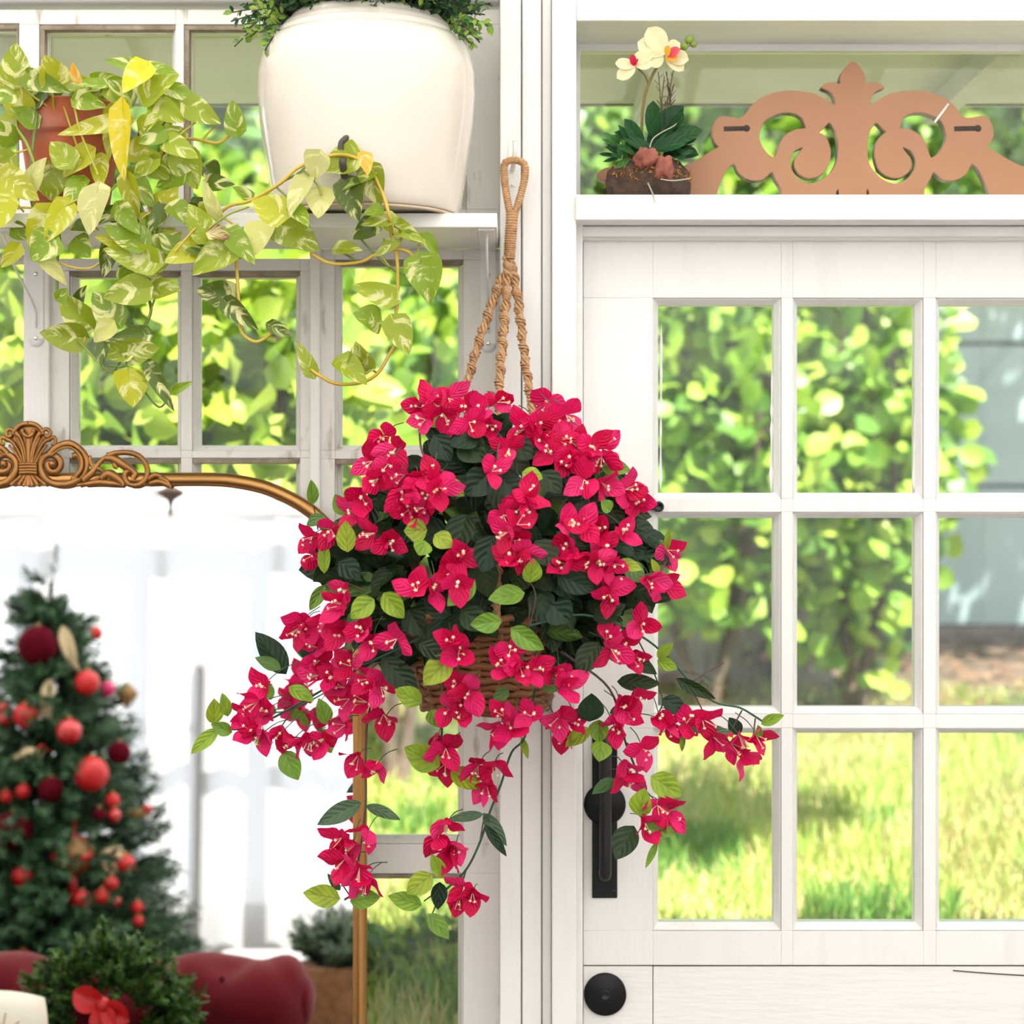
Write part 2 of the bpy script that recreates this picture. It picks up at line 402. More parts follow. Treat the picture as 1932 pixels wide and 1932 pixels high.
mb.box((P(1087,0,-.01).x, .0601, zh+.0), (2.1, .175, 3.42))
mb.build('trim_8', M['wh'], bevel=.002, kind='structure')
mb = MB(); mb.smooth = False
x0 = P(1088,0,.14).x; z0 = zl; z1 = zh; mb.box((x0, .14, z1-.012), (2.1, .165, z1)); mb.box((x0-.03, .13, z0), (x0+.006, .165, z1))
o = mb.build('window_6', M['wh'], kind='structure')
mb = MB(); mb.smooth = False; mb.box((x0, .15, z0), (2.1, .154, z1-.004)); mb.build('panes', M['glass'], o)

# ------------------------------------------------------------------ the stable door
YD = .055
mb = MB(); mb.smooth = False
pxs = [1100.5, 1232, 1474, 1496, 1742, 1766, 2012, 2150]; pys = [455, 562, 941, 966, 1347, 1374, 1756, 1821]
xs, zs = px_grid(pxs, pys, YD)
panel(mb, xs, zs, {(i, j) for i in (1, 3, 5) for j in (1, 3, 5)}, YD, YD + .045, YD + .026, .0105)
door = mb.build('door_1', M['wv'], bevel=.001, kind='structure')
g = MB(); g.smooth = False
for i in (1, 3, 5):
    for j in (1, 3, 5): g.box((xs[i]+.005, YD+.025, zs[j]+.005), (xs[i+1]-.005, YD+.029, zs[j+1]-.005))
g.build('panes', M['glass'], door)
g = MB(); g.smooth = False                    # old putty smears at the glass edges
def smear(a, b, w0, w1):
    n = 14; rows = []
    for k in range(n + 1):
        t = k / n; c = P(a[0]+(b[0]-a[0])*t, a[1]+(b[1]-a[1])*t, YD+.0235); w = (w0+(w1-w0)*t) * U(.4, 1.2) * (1 if 0 < k < n else .1)
        rows.append([c + Vector((-w, 0, 0)), c + Vector((0, -.0016, 0)), c + Vector((w, 0, 0)), c + Vector((0, .0012, 0))])
    g.grid(rows, closed=True, caps=True)
smear((1248, 610), (1246, 925), .0028, .0028); smear((1457, 690), (1455, 930), .0015, .0042); smear((1727, 700), (1724, 925), .0006, .003)
g.build('putty_smear', M['white'], door)
zl0 = P(0, 1823.5, YD).z
mb = MB(); mb.smooth = False
mb.box((xs[0], YD+.001, .02), (xs[1]-.0007, YD+.045, zl0)); mb.box((xs[1]+.0007, YD+.002, .02), (xs[-1], YD+.045, zl0 - .0005))
door2 = mb.build('door_2', M['wh'], bevel=.0012, kind='structure')
mb = MB(); mb.smooth = False; mb.box((xs[0]+.002, YD+.004, zl0-.004), (xs[-1], YD+.04, zl0+.004)); 
k = spline([P(1798, 1831, YD+.0015), P(1860, 1836, YD+.0015), P(1940, 1841, YD+.0015)], 4); mb.tube(k, .0011, 5)
mb.build('door_gap', M['gap'], door2)
def cyl(mb, c, r, y0, y1, n=40, rr=.0015):
    rows = []
    for rad, y in ((0.0001, y0), (r - rr, y0), (r, y0 + rr), (r, y1)):
        rows.append([Vector((c.x + math.cos(2*PI*k/n)*rad, y, c.z + math.sin(2*PI*k/n)*rad)) for k in range(n)])
    mb.grid(rows, closed=True, flip=False)
# handle: long plate, disc and straight lever bar
mb = MB(); c0 = P(1117, 1378, YD); c1 = P(1164.5, 1694, YD)
mb.smooth = False; mb.box((c0.x, YD-.004, c1.z), (c1.x, YD+.001, c0.z))
hp = mb.build('handle_plate', M['black'], door, bevel=.0018); hp['label'] = 'black backplate of the handle'
mb = MB(); cyl(mb, P(1141, 1517, YD), .0365, YD-.006, YD); mb.build('handle_disc', M['black'], hp)
mb = MB(); a = P(1142, 1400, YD-.035); b = P(1142, 1652, YD-.035)
mb.tube(spline([Vector((a.x, YD-.004, a.z+.0)), Vector((a.x, YD-.028, a.z)), Vector((a.x, YD-.038, a.z-.012)), Vector((a.x, YD-.038, (a.z+b.z)/2)), Vector((a.x, YD-.038, b.z+.012)), Vector((a.x, YD-.028, b.z)), Vector((a.x, YD-.004, b.z))], 5), .0105, 16)
mb.build('pull_bar', M['blacks'], hp)
for q in (1122.5, 1158): mb = MB(); cyl(mb, P(q, 1681, YD), .0028, YD-.0055, YD-.003, 12, .0008); mb.build('screw', M['blacks'], hp)
mb = MB(); cyl(mb, P(1141.5, 1875, YD), .0368, YD-.009, YD+.002, 48, .002); dk = mb.build('lock_disc', M['black'], door2)
mb = MB(); rows = []
c = P(1141.5, 1875, YD)
for rad, y in ((.0085, YD-.0091), (.0085, YD-.0105), (.0065, YD-.0105), (.006, YD-.0095), (.0001, YD-.0098)):
    rows.append([Vector((c.x + math.cos(2*PI*k/24)*rad, y, c.z + math.sin(2*PI*k/24)*rad)) for k in range(24)])
mb.grid(rows, closed=True, flip=True); mb.build('lock_button', M['blacks'], dk)
# slide bolt
mb = MB(); mb.smooth = False; p = P(1080, 945, YD-.003); q = P(1186, 968, YD-.003); mb.box((p.x, -.036, q.z), (P(1086,0,-.03).x, -.028, p.z)); mb.box((P(1104,0,YD).x, YD-.004, q.z), (q.x, YD, p.z))
for a, b in ((1112, 1124), (1168, 1180)):
    p = P(a, 942, YD-.01); q = P(b, 970, YD-.01); mb.box((p.x, YD-.024, q.z), (q.x, YD-.003, p.z))
sb = mb.build('slide_bolt', M['black'], door, bevel=.001); sb['label'] = 'black slide bolt'
mb = MB(); a = P(1076, 956, YD-.012); b = P(1240, 956, YD-.012); mb.tube([a, b], .0062, 14); mb.build('bolt_rod', M['blacks'], sb)
mb = MB(); c = P(1242, 956, YD-.014); rows = []
for rad, y in ((.0001,-.024),(.0055,-.024),(.0058,-.026),(.0085,-.026),(.0095,-.022),(.0095,-.004),(.007,0)):
    rows.append([Vector((c.x + math.cos(2*PI*k/20)*rad, c.y+.014+y, c.z + math.sin(2*PI*k/20)*rad)) for k in range(20)])
mb.grid(rows, closed=True); mb.build('bolt_knob', M['blacks'], sb)
mb = MB()
for a, b in ((1199, 1211), (1215.5, 1217.5)): mb.tube([P(a, 956, YD-.012), P(b, 956, YD-.012)], .0066, 14)
mb.build('bolt_ring', M['chrome'], sb)

# ------------------------------------------------------------------ shelf with brackets
SH = empty('wall_shelf', P(450, 430, .0), 'white painted wooden shelf carrying the two potted plants', 'shelf')
YF = -.16
zs_t, zs_b = P(0, 402, YF).z, P(0, 429, YF).z
mb = MB(); mb.smooth = False; mb.box((P(-420,0,YF).x, YF, zs_b), (P(938,0,YF).x, .092, zs_t)); mb.build('board', M['wh'], SH, bevel=.0015)
SHELF = zs_t
for px in (68, 921):
    mb = MB(); mb.smooth = False; x = P(px, 0, .085).x; yw = .086 if px < 500 else .1; w = .0135
    za = zs_b; zc = P(0, 640 if px < 500 else 650, yw).z
    rows = []
    mb.box((x-w, yw-.003, zc), (x+w, yw+.001, za)); mb.box((x-w, YF+.012, za-.003), (x+w, yw, za))
    br = mb.build('bracket', M['white'], SH, bevel=.0008)
    mb = MB(); n = 20
    rows = [[Vector((x + math.cos(PI+PI*k/n)*r_, y_, zc + math.sin(PI+PI*k/n)*r_)) for k in range(n+1)] for r_, y_ in ((.0001, yw-.003), (w, yw-.003), (w, yw+.001))]
    mb.grid(rows); mb.build('bracket_foot', M['white'], br)
    mb = MB(); mb.tube(spline([Vector((x, YF+.03, za-.004)), Vector((x, YF+.10, za-.05)), Vector((x, yw-.02, (za+zc)/2-.02)), Vector((x, yw-.005, zc+.02))], 6), .0022, 6); mb.build('bracket_web', M['white'], br)
    for zz in (zc + .002, za - .045): 
        mb = MB()
        rows = [[Vector((x + math.cos(2*PI*k/12)*r_, y_, zz + math.sin(2*PI*k/12)*r_)) for k in range(12)] for r_, y_ in ((.0001, yw-.0045), (.003, yw-.0055), (.0042, yw-.003))]
        mb.grid(rows, closed=True)
        mb.build('bracket_screw', M['chrome'], br)

# ------------------------------------------------------------------ potted pothos
GK = {'v': (.31,.39,.018), 'y': (.44,.46,.016), 'p': (.62,.62,.22), 'd': (.085,.14,.010), 'Y': (.74,.60,.015), 'g': (.20,.31,.014), 'o': (.85,.40,.04), 'b': (.30,.12,.06)}
PT = empty('potted_pothos', P(130, 402, -.08).xyz * 1, 'variegated yellow-green trailing pothos in an old terracotta pot on the left shelf', 'potted plant')
PT.location.z = SHELF; ORG[PT.name] = Vector(PT.location)
pc = Vector((P(133,0,-.075).x, -.075, SHELF))
mb = MB(); k = 3.125/F
prof = [(.0001, .001), (.059, .001), (.061, .003), (.080, .112), (.079,.114), (.0885, .117), (.0905, .120), (.0935, .158), (.0915, .161), (.085, .161), (.082, .150), (.0001, .150)]
prof = [(a, b * 1.18) for a, b in prof]; mb.lathe(prof, pc, 48); pot = mb.build('pot', M['terra'], PT); pot['label'] = 'weathered terracotta pot'
mb = MB(); mb.lathe([(.0001,.179),(.05,.182),(.0815,.178)], pc, 24, caps=False); mb.build('soil', M['soil'], pot)
leaves = """28 147 30 80 52 v|45 205 -4 148 50 y|105 155 84 104 55 y|80 138 99 176 26 p|90 180 101 217 30 v|146 148 136 119 20 o|175 165 120 168 36 v|192 160 140 155 22 g|266 130 196 112 30 g|270 132 231 174 46 Y|282 134 336 137 34 g|282 182 337 140 46 v|270 160 302 190 34 p|350 212 305 183 42 v|330 172 374 188 32 g|298 198 349 231 42 v|360 202 414 231 44 v|446 243 437 188 38 g|220 232 107 252 34 y|232 222 233 342 44 Y|212 218 205 302 34 y|128 306 95 266 46 v|165 292 117 333 44 y|95 322 97 379 64 v|60 352 84 296 42 p|8 336 72 376 54 y|182 366 166 442 62 p|190 305 190 358 36 y|242 342 262 414 34 y|290 300 253 332 42 v|285 308 322 337 42 v|345 298 372 357 56 v|300 402 335 352 66 y|345 330 293 352 40 g|320 268 372 296 38 v|336 252 317 292 38 v|405 397 381 339 26 p|388 441 356 384 48 v|263 457 194 424 54 g|274 492 343 438 62 v|281 492 195 469 50 v|86 404 52 468 46 y|122 394 84 457 44 y|96 455 58 492 58 g|86 492 126 537 28 p|205 468 195 524 32 d|250 466 178 444 34 y|373 468 310 494 46 y|437 468 361 517 62 v|438 444 481 499 40 g|491 430 480 479 52 p|266 545 195 562 54 v|270 542 339 545 48 v|232 510 262 530 32 g|217 602 173 549 54 g|161 606 108 554 52 v|146 636 74 629 50 v|110 562 128 544 24 g|150 568 160 540 24 d|272 632 210 636 32 d|242 664 186 661 46 v|244 664 300 656 46 v|206 614 177 646 34 p|196 654 191 692 28 d|244 711 251 768 60 y|256 708 286 714 18 v|288 700 326 774 28 d|330 736 364 720 16 g|434 560 369 547 50 d|434 576 486 622 34 d|514 616 553 635 24 d|586 698 561 644 28 v|528 402 474 378 56 y|576 344 544 408 40 p|606 366 600 411 50 p|558 396 582 426 32 g|534 428 602 473 64 v|602 296 590 339 52 p|668 298 606 322 60 v|688 296 694 330 26 o|700 324 716 391 48 v|658 352 677 418 50 d|696 334 646 356 22 g|734 412 680 422 28 v|715 396 685 404 26 g|702 424 667 451 38 d|640 471 684 470 32 v|742 427 801 457 32 v|768 442 790 456 18 g|800 451 828 483 26 g|743 457 706 484 20 v|796 499 812 571 64 g|734 561 664 537 40 v|708 606 668 590 52 g|745 611 772 668 50 v|686 691 670 646 48 v|648 686 692 726 42 v|18 300 -20 330 44 v|14 382 -18 442 42 y|20 262 -10 226 40 g|10 410 22 350 30 p|60 232 20 200 36 g|150 190 200 200 34 g|210 170 250 205 34 v|30 470 2 505 30 y|300 250 262 270 36 g|250 290 285 250 34 y|60 150 130 172 36 g|160 158 128 195 30 g|240 190 205 150 38 g|270 240 300 215 34 v|228 395 262 440 36 g|310 400 280 440 36 d|330 395 372 430 38 g|150 345 120 390 36 g|255 345 290 390 38 g|330 470 300 440 34 g|400 480 350 470 34 d|20 180 -14 190 34 g|470 372 440 350 26 g"""
random.seed(3)
def pot_y(px, py):
    if py < 400: y = -.16 - U(0, .05)
    else: y = -.19 - U(0, .05)
    if px > 480: y = -.26 - U(0, .02) if py < 420 else -.21 - U(0, .02)
    return y
groups = {'hanging_vines': [], 'crown': [], 'long_vine': []}
lst_ = leaves.split('|')
for q in range(48):
    if q < 20: bx, by = U(-10, 300), U(150, 250)
    elif q < 40: bx, by = U(190, 400), U(250, 470)
    else: bx, by = U(20, 260), U(400, 470)
    an = U(0, 2*PI); l_ = U(34, 50)
    if 40 < bx < 235 and 190 < by < 400: continue
    lst_.insert(0, '%d %d %d %d %d %s' % (bx, by, bx + math.cos(an)*l_, by + abs(math.sin(an))*l_ - 12, U(28, 42), random.choice('ggdvyd')))
NF = len(lst_) - len(leaves.split('|'))
for i, s in enumerate(lst_):
    a = s.split(); bx, by, tx, ty, w = map(float, a[:5])
    g = 'long_vine' if bx > 460 else ('crown' if by < 390 else 'hanging_vines')
    groups[g].append((i, bx, by, tx, ty, w, a[5]))
stems = {'crown': [[(300,300),(315,270),(362,262),(405,270),(425,262),(445,243)], [(215,190),(190,168),(170,172)], [(120,200),(140,260),(145,275)], [(140,200),(152,250),(185,330)], [(33,212),(32,240),(50,270),(65,310),(68,330)], [(270,280),(315,226)], [(330,262),(372,228)], [(380,265),(405,238)], [(265,255),(283,200),(290,185)], [(0,262),(30,265)], [(0,290),(30,288),(60,280)], [(90,200),(60,180),(30,150)], [(180,195),(170,165)], [(240,190),(222,205)]],
 'hanging_vines': [[(70,210),(60,300),(62,390),(110,440),(108,490),(108,545),(115,560)], [(108,495),(140,505),(170,506),(190,495)], [(160,606),(160,640),(150,655)], [(145,640),(205,700),(240,698)], [(240,340),(270,400),(280,470),(275,540),(285,585),(268,626)], [(300,380),(300,450),(295,545),(280,600)], [(268,626),(240,612),(218,600)], [(215,702),(235,670),(243,665)], [(245,700),(248,710)], [(265,730),(300,768),(320,745),(325,735)], [(265,735),(282,715)], [(435,440),(445,490),(450,560),(452,610),(460,632),(485,645),(515,628)], [(452,562),(432,572)], [(200,370),(225,345),(245,348)], [(260,440),(270,410),(300,398)], [(100,400),(150,375),(180,362)], [(395,430),(430,405),(470,390)], [(435,470),(442,430),(425,412)], [(330,475),(360,440),(370,430)], [(0,390),(60,392)], [(20,370),(45,400)], [(205,690),(235,690),(238,670)]],
 'long_vine': [[(395,425),(430,390),(475,378),(530,345),(560,318),(605,298),(645,292),(675,300),(698,318)], [(700,318),(722,365),(735,410),(742,450),(750,500),(750,560),(745,610)], [(590,300),(565,325),(520,350)], [(745,610),(750,640),(735,668),(712,705),(680,722),(635,724),(605,710),(586,697)], [(690,690),(712,704)], [(586,478),(625,497),(680,494),(712,478),(742,470),(770,475),(790,500)], [(640,472),(680,497)], [(680,450),(705,478),(740,508),(770,520)], [(725,450),(720,480),(740,510)], [(750,468),(760,440),(742,425)], [(733,400),(740,470)], [(735,562),(748,545)], [(708,602),(725,610)], [(570,318),(600,350),(606,368)], [(520,352),(545,375),(560,395)], [(478,385),(530,345)], [(788,500),(790,460)]]}
for g, lst in groups.items():
    mb = MB()
    for st in stems[g]:
        y0 = pot_y(*st[0]) + .012 if g != 'long_vine' else (-.245 if st[0][1] < 420 else -.205)
        pts = []
        for q, (a, b) in enumerate(st):
            yy = y0
            if g == 'long_vine': yy = -.165 - .10 * max(0, min(1, (a - 395) / 150)) if b < 430 else -.205
            pts.append(P(a, b, yy))
        c = random.choice([(.45,.42,.05), (.30,.36,.05), (.55,.42,.06), (.16,.24,.05)])
        mb.col = c if len(st) < 6 or g == 'hanging_vines' else (.62,.44,.06)
        r = .0028 if len(st) > 4 else .0018
        mb.tube(spline(pts, 5), r, 6)
    vine = mb.build('vine', M['stem'], PT)
    mb = MB()
    for i, bx, by, tx, ty, w, kd in lst:
        y = pot_y((bx+tx)/2, (by+ty)/2) + (.045 if i < NF else 0) - (.035 if kd in 'Yo' else 0); c = GK[kd]; j = U(.85, 1.2); c = (c[0]*j, c[1]*j, c[2])
        yb = y + U(-.004, .012); B = P(bx, by, yb); T = P(tx, ty, y + U(-.02, .012))
        mb.leaf(B, T, w * 1.15 * (CAMD + y) / F, 'heart', N=Vector((U(-.55,.55), -1, U(-.2,.7))), fold=U(.05,.28), bend=U(.02,.22), nu=6, nv=9, col=c, wave=.03, k=i)
    if g == 'hanging_vines':
        mb.leaf(P(388, 440, -.24), P(434, 446, -.24), .026, 'bract', N=Vector((0,-1,.3)), fold=.3, bend=-.1, nu=6, nv=9, col=GK['b'], wave=.2, k=99)
    lv = mb.build('leaves', M['pothos'], vine)

# ------------------------------------------------------------------ white crock with clipped shrub
CR = empty('potted_shrub', Vector((P(693,0,-.085).x, -.085, SHELF)), 'big cream glazed crock planted with a small-leaved green shrub on the left shelf', 'potted plant')
cc = Vector(CR.location); mb = MB()
s_ = 3.115 / F
def pz(py): return P(0, py, -.085).z - SHELF
pr = [(.0001, .003), (.150, .003), (.1535, .007), (.157, .02), (.170, pz(300)), (.178, pz(240)), (.1815, pz(190)), (.1805, pz(165)), (.181, pz(150)), (.1755, pz(115)), (.165, pz(92)), (.158, pz(84)), (.1545, pz(82)), (.1535, pz(78)), (.151, pz(71)), (.1475, pz(69)), (.1455, pz(66)), (.1395, pz(57)), (.1355,pz(55)), (.134, pz(52)), (.129, pz(46)), (.126, pz(40)), (.124, pz(42)), (.121, pz(60)), (.120, pz(80)), (.0001, pz(80))]
mb.lathe(pr, cc + Vector((0,0,.003)), 72); crock = mb.build('crock', M['ceramic'], CR)
mb = MB(); mb.lathe([(.146,0),(.1515,0),(.1525,.004),(.150,.0045)], cc, 64, caps=False); mb.build('foot_ring', M['ceramic_foot'], crock)
mb = MB(); a = P(652, 345, -.25); b = P(647, 300, -.275); mb.tube(spline([Vector((a.x,-.23,a.z)), a, b + Vector((0,0,-.01)), b], 4), .006, 10)
mb.tube(spline([P(643, 283, -.28), P(644, 270, -.282), P(651, 262, -.28), P(656,258,-.275)], 4), [.005]*10+[.0045,.004,.003], 10)
mb.build('tap', M['tap'], crock)
random.seed(11)
mb = MB(); mf = MB(); top = cc + Vector((0, 0, pz(70)))
def sprig(base, tip, n, ls, cols, mbl=None, mbs=None):
    base = Vector(base); tip = Vector(tip); mid = (base+tip)/2 + Vector((0,0,(tip-base).length*.12))
    pts = spline([base, mid, tip], 4)
    (mbs or mb).col = (.06,.07,.04); (mbs or mb).tube(pts, [.0012]*len(pts), 4)
    for i in range(n):
        t = (i + .6) / n; q = pts[min(len(pts)-1, int(t * (len(pts)-1)))]
        for sgn in (-1, 1):
            d = Vector((U(-1,1), U(-1,1), U(-1,1))).normalized() * .8 + (tip-base).normalized() * .7
            c = random.choice(cols); l = ls * U(.7, 1.25)
            (mbl or mf).leaf(q, q + d.normalized() * l, l * .55, 'round', N=Vector((U(-1,1),-1,U(0,1.4))), nu=2, nv=3, col=c, mid=(c[0]*1.5, c[1]*1.35, c[2]*1.5), bend=.1)
BX = [(.05,.15,.035), (.03,.10,.03), (.09,.22,.04), (.04,.12,.05), (.02,.07,.025), (.20,.36,.05)]
for i in range(420):
    a = U(0, 2*PI); r = U(.02, .125) if i % 3 else U(.09,.13); b = top + Vector((math.cos(a)*r, math.sin(a)*r, U(.02, .03)))
    out = U(.02, .10) * (1.1 if r > .08 else .5)
    t = b + Vector((math.cos(a)*out, math.sin(a)*out*.8, U(.02, .13)))
    if r > .09: t.z = b.z + U(-.005, .11)
    if t.y > .075: t.y = .07 + R()*.005
    sprig(b, t, 7, .017, BX)
BG = [(.20,.36,.05), (.28,.42,.06), (.10,.24,.05)]
for a, b in (((520,40),(442,88)),((530,45),(470,70)),((525,30),(462,60)),((530,60),(500,95)),((860,40),(928,52)),((850,45),(905,80)),((850,30),(900,60)),((740,20),(745,52)),((540,30),(480,20)),((500,10),(455,-20)),((860,60),(893,88)),((735,30),(755,55))):
    sprig(P(a[0], a[1], -.15 + U(-.02,.02)), P(b[0], b[1], -.17 + U(-.02,.02)), 7, .017, BG)
mb.build('twigs', M['stem'], CR); mf.build('foliage', M['leaf'], CR)

# ------------------------------------------------------------------ hook and macrame hanger
HK = MB(); p = P(966, 300, 0); x = p.x
HK.smooth = False; HK.box((x-.006, -.002, P(0,352,0).z), (x+.006, .0005, P(0,272,0).z)); HK.smooth = True
HK.tube(spline([Vector((x, -.002, P(0,322,0).z)), Vector((x+.002, -.018, P(0,318,0).z)), Vector((x+.004, -.036, P(0,308,0).z)), Vector((x+.005, -.046, P(0,292,0).z)), Vector((x+.005, -.047, P(0,276,0).z))], 5), .0042, 12)
hook = tag(HK.build('wall_hook', M['plastic'], origin=(x, 0, P(0,352,0).z)), 'small white plastic hook on the white post, holding the jute loop', 'hook')
mb = MB(); cyl(mb, P(966, 349, 0), .0022, -.004, -.001, 10, .0005); mb.build('screw', M['chrome'], hook)
HG = empty('macrame_hanger', P(962, 490, -.04), 'knotted jute macrame plant hanger with a wrapped loop, in front of the white post', 'plant hanger')
def wrapped(mb, pts, r, pitch=.0034):
    pts = spline(pts, 10); rad = []
    L = 0; fine = [pts[0]]; 
    for a, b in zip(pts, pts[1:]):
        n = max(1, int((b - a).length / (pitch / 4)))
        for k in range(1, n + 1): fine.append(a + (b - a) * k / n)
    rad = [r * (1 + .10 * math.sin(i * PI / 2)) for i in range(len(fine))]
    mb.tube(fine, rad, 10)
YL = -.038
mb = MB()
wrapped(mb, [P(966, 420, YL), P(956, 370, YL), P(951, 330, YL), P(953, 308, YL), P(970, 302, YL-.002), P(988, 309, YL), P(991, 328, YL), P(984, 362, YL), P(968, 415, YL)], .0062)
mb.build('loop', M['jute'], HG)
mb = MB(); wrapped(mb, [P(966, 398, YL), P(965, 425, YL), P(963, 450, YL), P(961, 488, YL)], .0098); mb.ball(P(952, 487, YL-.004), .004, bump=.4)
mb.build('wrapping', M['jute'], HG)
def sinnet(pts, name='rope'):
    mb = MB(); pts = spline(pts, 30); L = 0; n = len(pts)
    cum = [0]
    for a, b in zip(pts, pts[1:]): cum.append(cum[-1] + (b - a).length)
    up = Vector((0, 1, 0))
    for s in range(4):
        q = []; rr = []
        for i, p in enumerate(pts):
            t = (pts[min(i+1, n-1)] - pts[max(i-1, 0)]).normalized(); a = t.cross(up).normalized(); b = a.cross(t)
            ph = cum[i] / .046 * 2 * PI + s * PI / 2
            hr = .0016 + .0034 * abs(math.sin(cum[i] / .025 * PI))**.7
            q.append(p + a * math.cos(ph) * hr + b * math.sin(ph) * hr * .9); rr.append(.0029)
        mb.tube(q, rr, 6)
    for i in range(0, n, 2):                                  # slanting knots round the cords
        t = (pts[min(i+1, n-1)] - pts[max(i-1, 0)]).normalized(); a = t.cross(up).normalized(); b = a.cross(t)
        ph = cum[i] / .046 * 2 * PI; ring = []
        hr = .0036 + .0047 * abs(math.sin(cum[i] / .025 * PI))**.8
        for k in range(9):
            an = ph + PI * (k / 8) * 1.3
            ring.append(pts[i] + a * math.cos(an) * hr + b * math.sin(an) * hr + t * (k / 8 - .5) * .008)
        mb.tube(ring, .0017, 5)
    return mb.build(name, M['jute'], HG)
BC = Vector((P(915, 0, -.19).x, -.19, P(0, 1160, -.19).z))       # basket rim centre
sinnet([P(962, 487, YL), P(955, 512, YL-.004), P(938, 545, -.05), P(905, 640, -.08), P(873, 745, -.11), P(815, 900, -.16), Vector((BC.x-.125, -.19, BC.z))])
sinnet([P(960, 487, YL), P(957, 520, YL-.006), P(953, 580, -.06), P(947, 660, -.10), P(942, 745, -.14), P(940, 950, -.25), Vector((BC.x+.02, -.325, BC.z))])
sinnet([P(962, 487, YL), P(968, 515, YL), P(976, 560, -.045), P(988, 660, -.07), P(1003, 770, -.10), P(1030, 950, -.13), Vector((BC.x+.12, -.15, BC.z))])

# ------------------------------------------------------------------ basket with bougainvillea
random.seed(21)
BG_ = empty('hanging_bougainvillea', BC + Vector((0, 0, -.15)), 'wicker hanging basket overflowing with artificial magenta bougainvillea in front of the white post', 'hanging plant')
mb = MB(); rows = []; n = 96; H = P(0, 1332, -.19).z - BC.z
for t, r_ in ((0, .122), (1, .094), (1, .0001)): rows.append([Vector((BC.x + math.cos(2*PI*k/n)*r_, BC.y + math.sin(2*PI*k/n)*r_, BC.z + H*t)) for k in range(n)])
mb.grid(rows, closed=True, flip=True)
NL = 13
for j in range(NL):
    t = (j+.5)/NL; r_ = .128 - .029*t**1.3
    mb.tube([Vector((BC.x + math.cos(2*PI*k/n)*(r_ + .0042*math.sin(11*2*PI*k/n + j*PI)), BC.y + math.sin(2*PI*k/n)*(r_ + .0042*math.sin(11*2*PI*k/n + j*PI)), BC.z + H*t + .0012*math.sin(k*1.7+j))) for k in range(n+1)], .0062, 6, caps=False)
for k in range(22):
    a_ = 2*PI*(k+.25)/22; mb.tube([Vector((BC.x + math.cos(a_)*(.1285 - .029*t**1.3), BC.y + math.sin(a_)*(.1285 - .029*t**1.3), BC.z + H*t)) for t in [i/8 for i in range(9)]], .0042, 6)
for zz, rr in ((0, .133), (H, .100)):
    mb.tube([Vector((BC.x + math.cos(2*PI*k/40)*rr, BC.y + math.sin(2*PI*k/40)*rr, BC.z+zz + .003*math.sin(k*2))) for k in range(41)], .006, 8)
bk = mb.build('basket', M['wicker'], BG_)
mb = MB(); mb.lathe([(.0001, -.02), (.127, -.02)], BC, 24, caps=False); mb.build('filling', M['soil'], bk)
def fy(px, py, rnd=.03):                   # depth of the bush surface
    u = (px - 925) / 330; v = (py - 1080) / 330
    q = max(0, 1 - u*u - v*v)
    return -.205 - .165 * math.sqrt(q) - U(0, rnd)
flowers = """790 768|820 750|850 752|835 788|797 792|880 770|905 778|890 800|945 760|925 805|1032 762|1048 790|1012 800|1072 790|1022 830|1060 830|1040 852|1090 838|1118 842|1145 838|1100 872|1070 868|1132 868|985 812|957 850|935 885|720 828|742 850|700 872|712 905|755 900|735 882|790 905|818 898|830 925|800 935|762 930|770 965|795 960|682 945|666 968|1100 908|1145 915|1190 922|1208 948|1002 930|990 958|955 975|985 985|950 1008|975 1022|965 1055|990 1050|1075 985|1100 990|1130 1000|1070 1030|1095 1058|1062 1062|1130 1062|1158 1068|1180 1002|1140 1030|582 1018|588 1052|622 1008|697 1010|735 1025|872 1052|852 1078|865 1102|785 1110|822 1110|645 1115|636 1142|1265 1042|1230 1098|1256 1105|1160 1105|1146 1128|572 1180|555 1195|612 1178|640 1192|592 1215|680 1192|700 1215|740 1212|602 1250|590 1272|622 1280|642 1292|655 1252|690 1285|720 1300|650 1322|682 1322|850 1208|866 1232|860 1288|882 1308|870 1340|850 1342|965 1228|950 1256|985 1262|1010 1262|1055 1272|1072 1288|1150 1200|1182 1212|1212 1178|1160 1232|1200 1242|492 1298|475 1330|460 1352|500 1345|470 1378|492 1388|530 1385|548 1402|580 1402|602 1402|640 1372|725 1357|945 1345|966 1370|1000 1346|940 1382|1050 1360|1062 1388|1086 1362|1172 1332|1182 1352|1202 1320|1160 1375|1245 1355|1266 1376|1300 1360|1332 1366|1356 1400|1388 1412|1412 1436|1435 1396|1400 1396|825 1398|842 1420|836 1450|670 1435|706 1450|900 1455|930 1450|915 1490|1215 1420|1180 1450|1190 1472|1246 1530|1270 1542|1222 1560|635 1588|650 1622|690 1580|665 1600|640 1632|686 1672|676 1650|840 1560|830 1590|860 1602|846 1616|870 1682|865 1702|892 1692"""
FL = [tuple(map(float, s.split())) for s in flowers.split('|')]
clusters = []
for f in FL:
    for c in clusters:
        if len(c) < 4 and all(math.hypot(f[0]-g[0], f[1]-g[1]) < 41 for g in c): c.append(f); break
    else: clusters.append([f])
PK = [(.82,.007,.115), (.76,.005,.10), (.86,.014,.16), (.64,.003,.07), (.90,.035,.21)]
FP = []
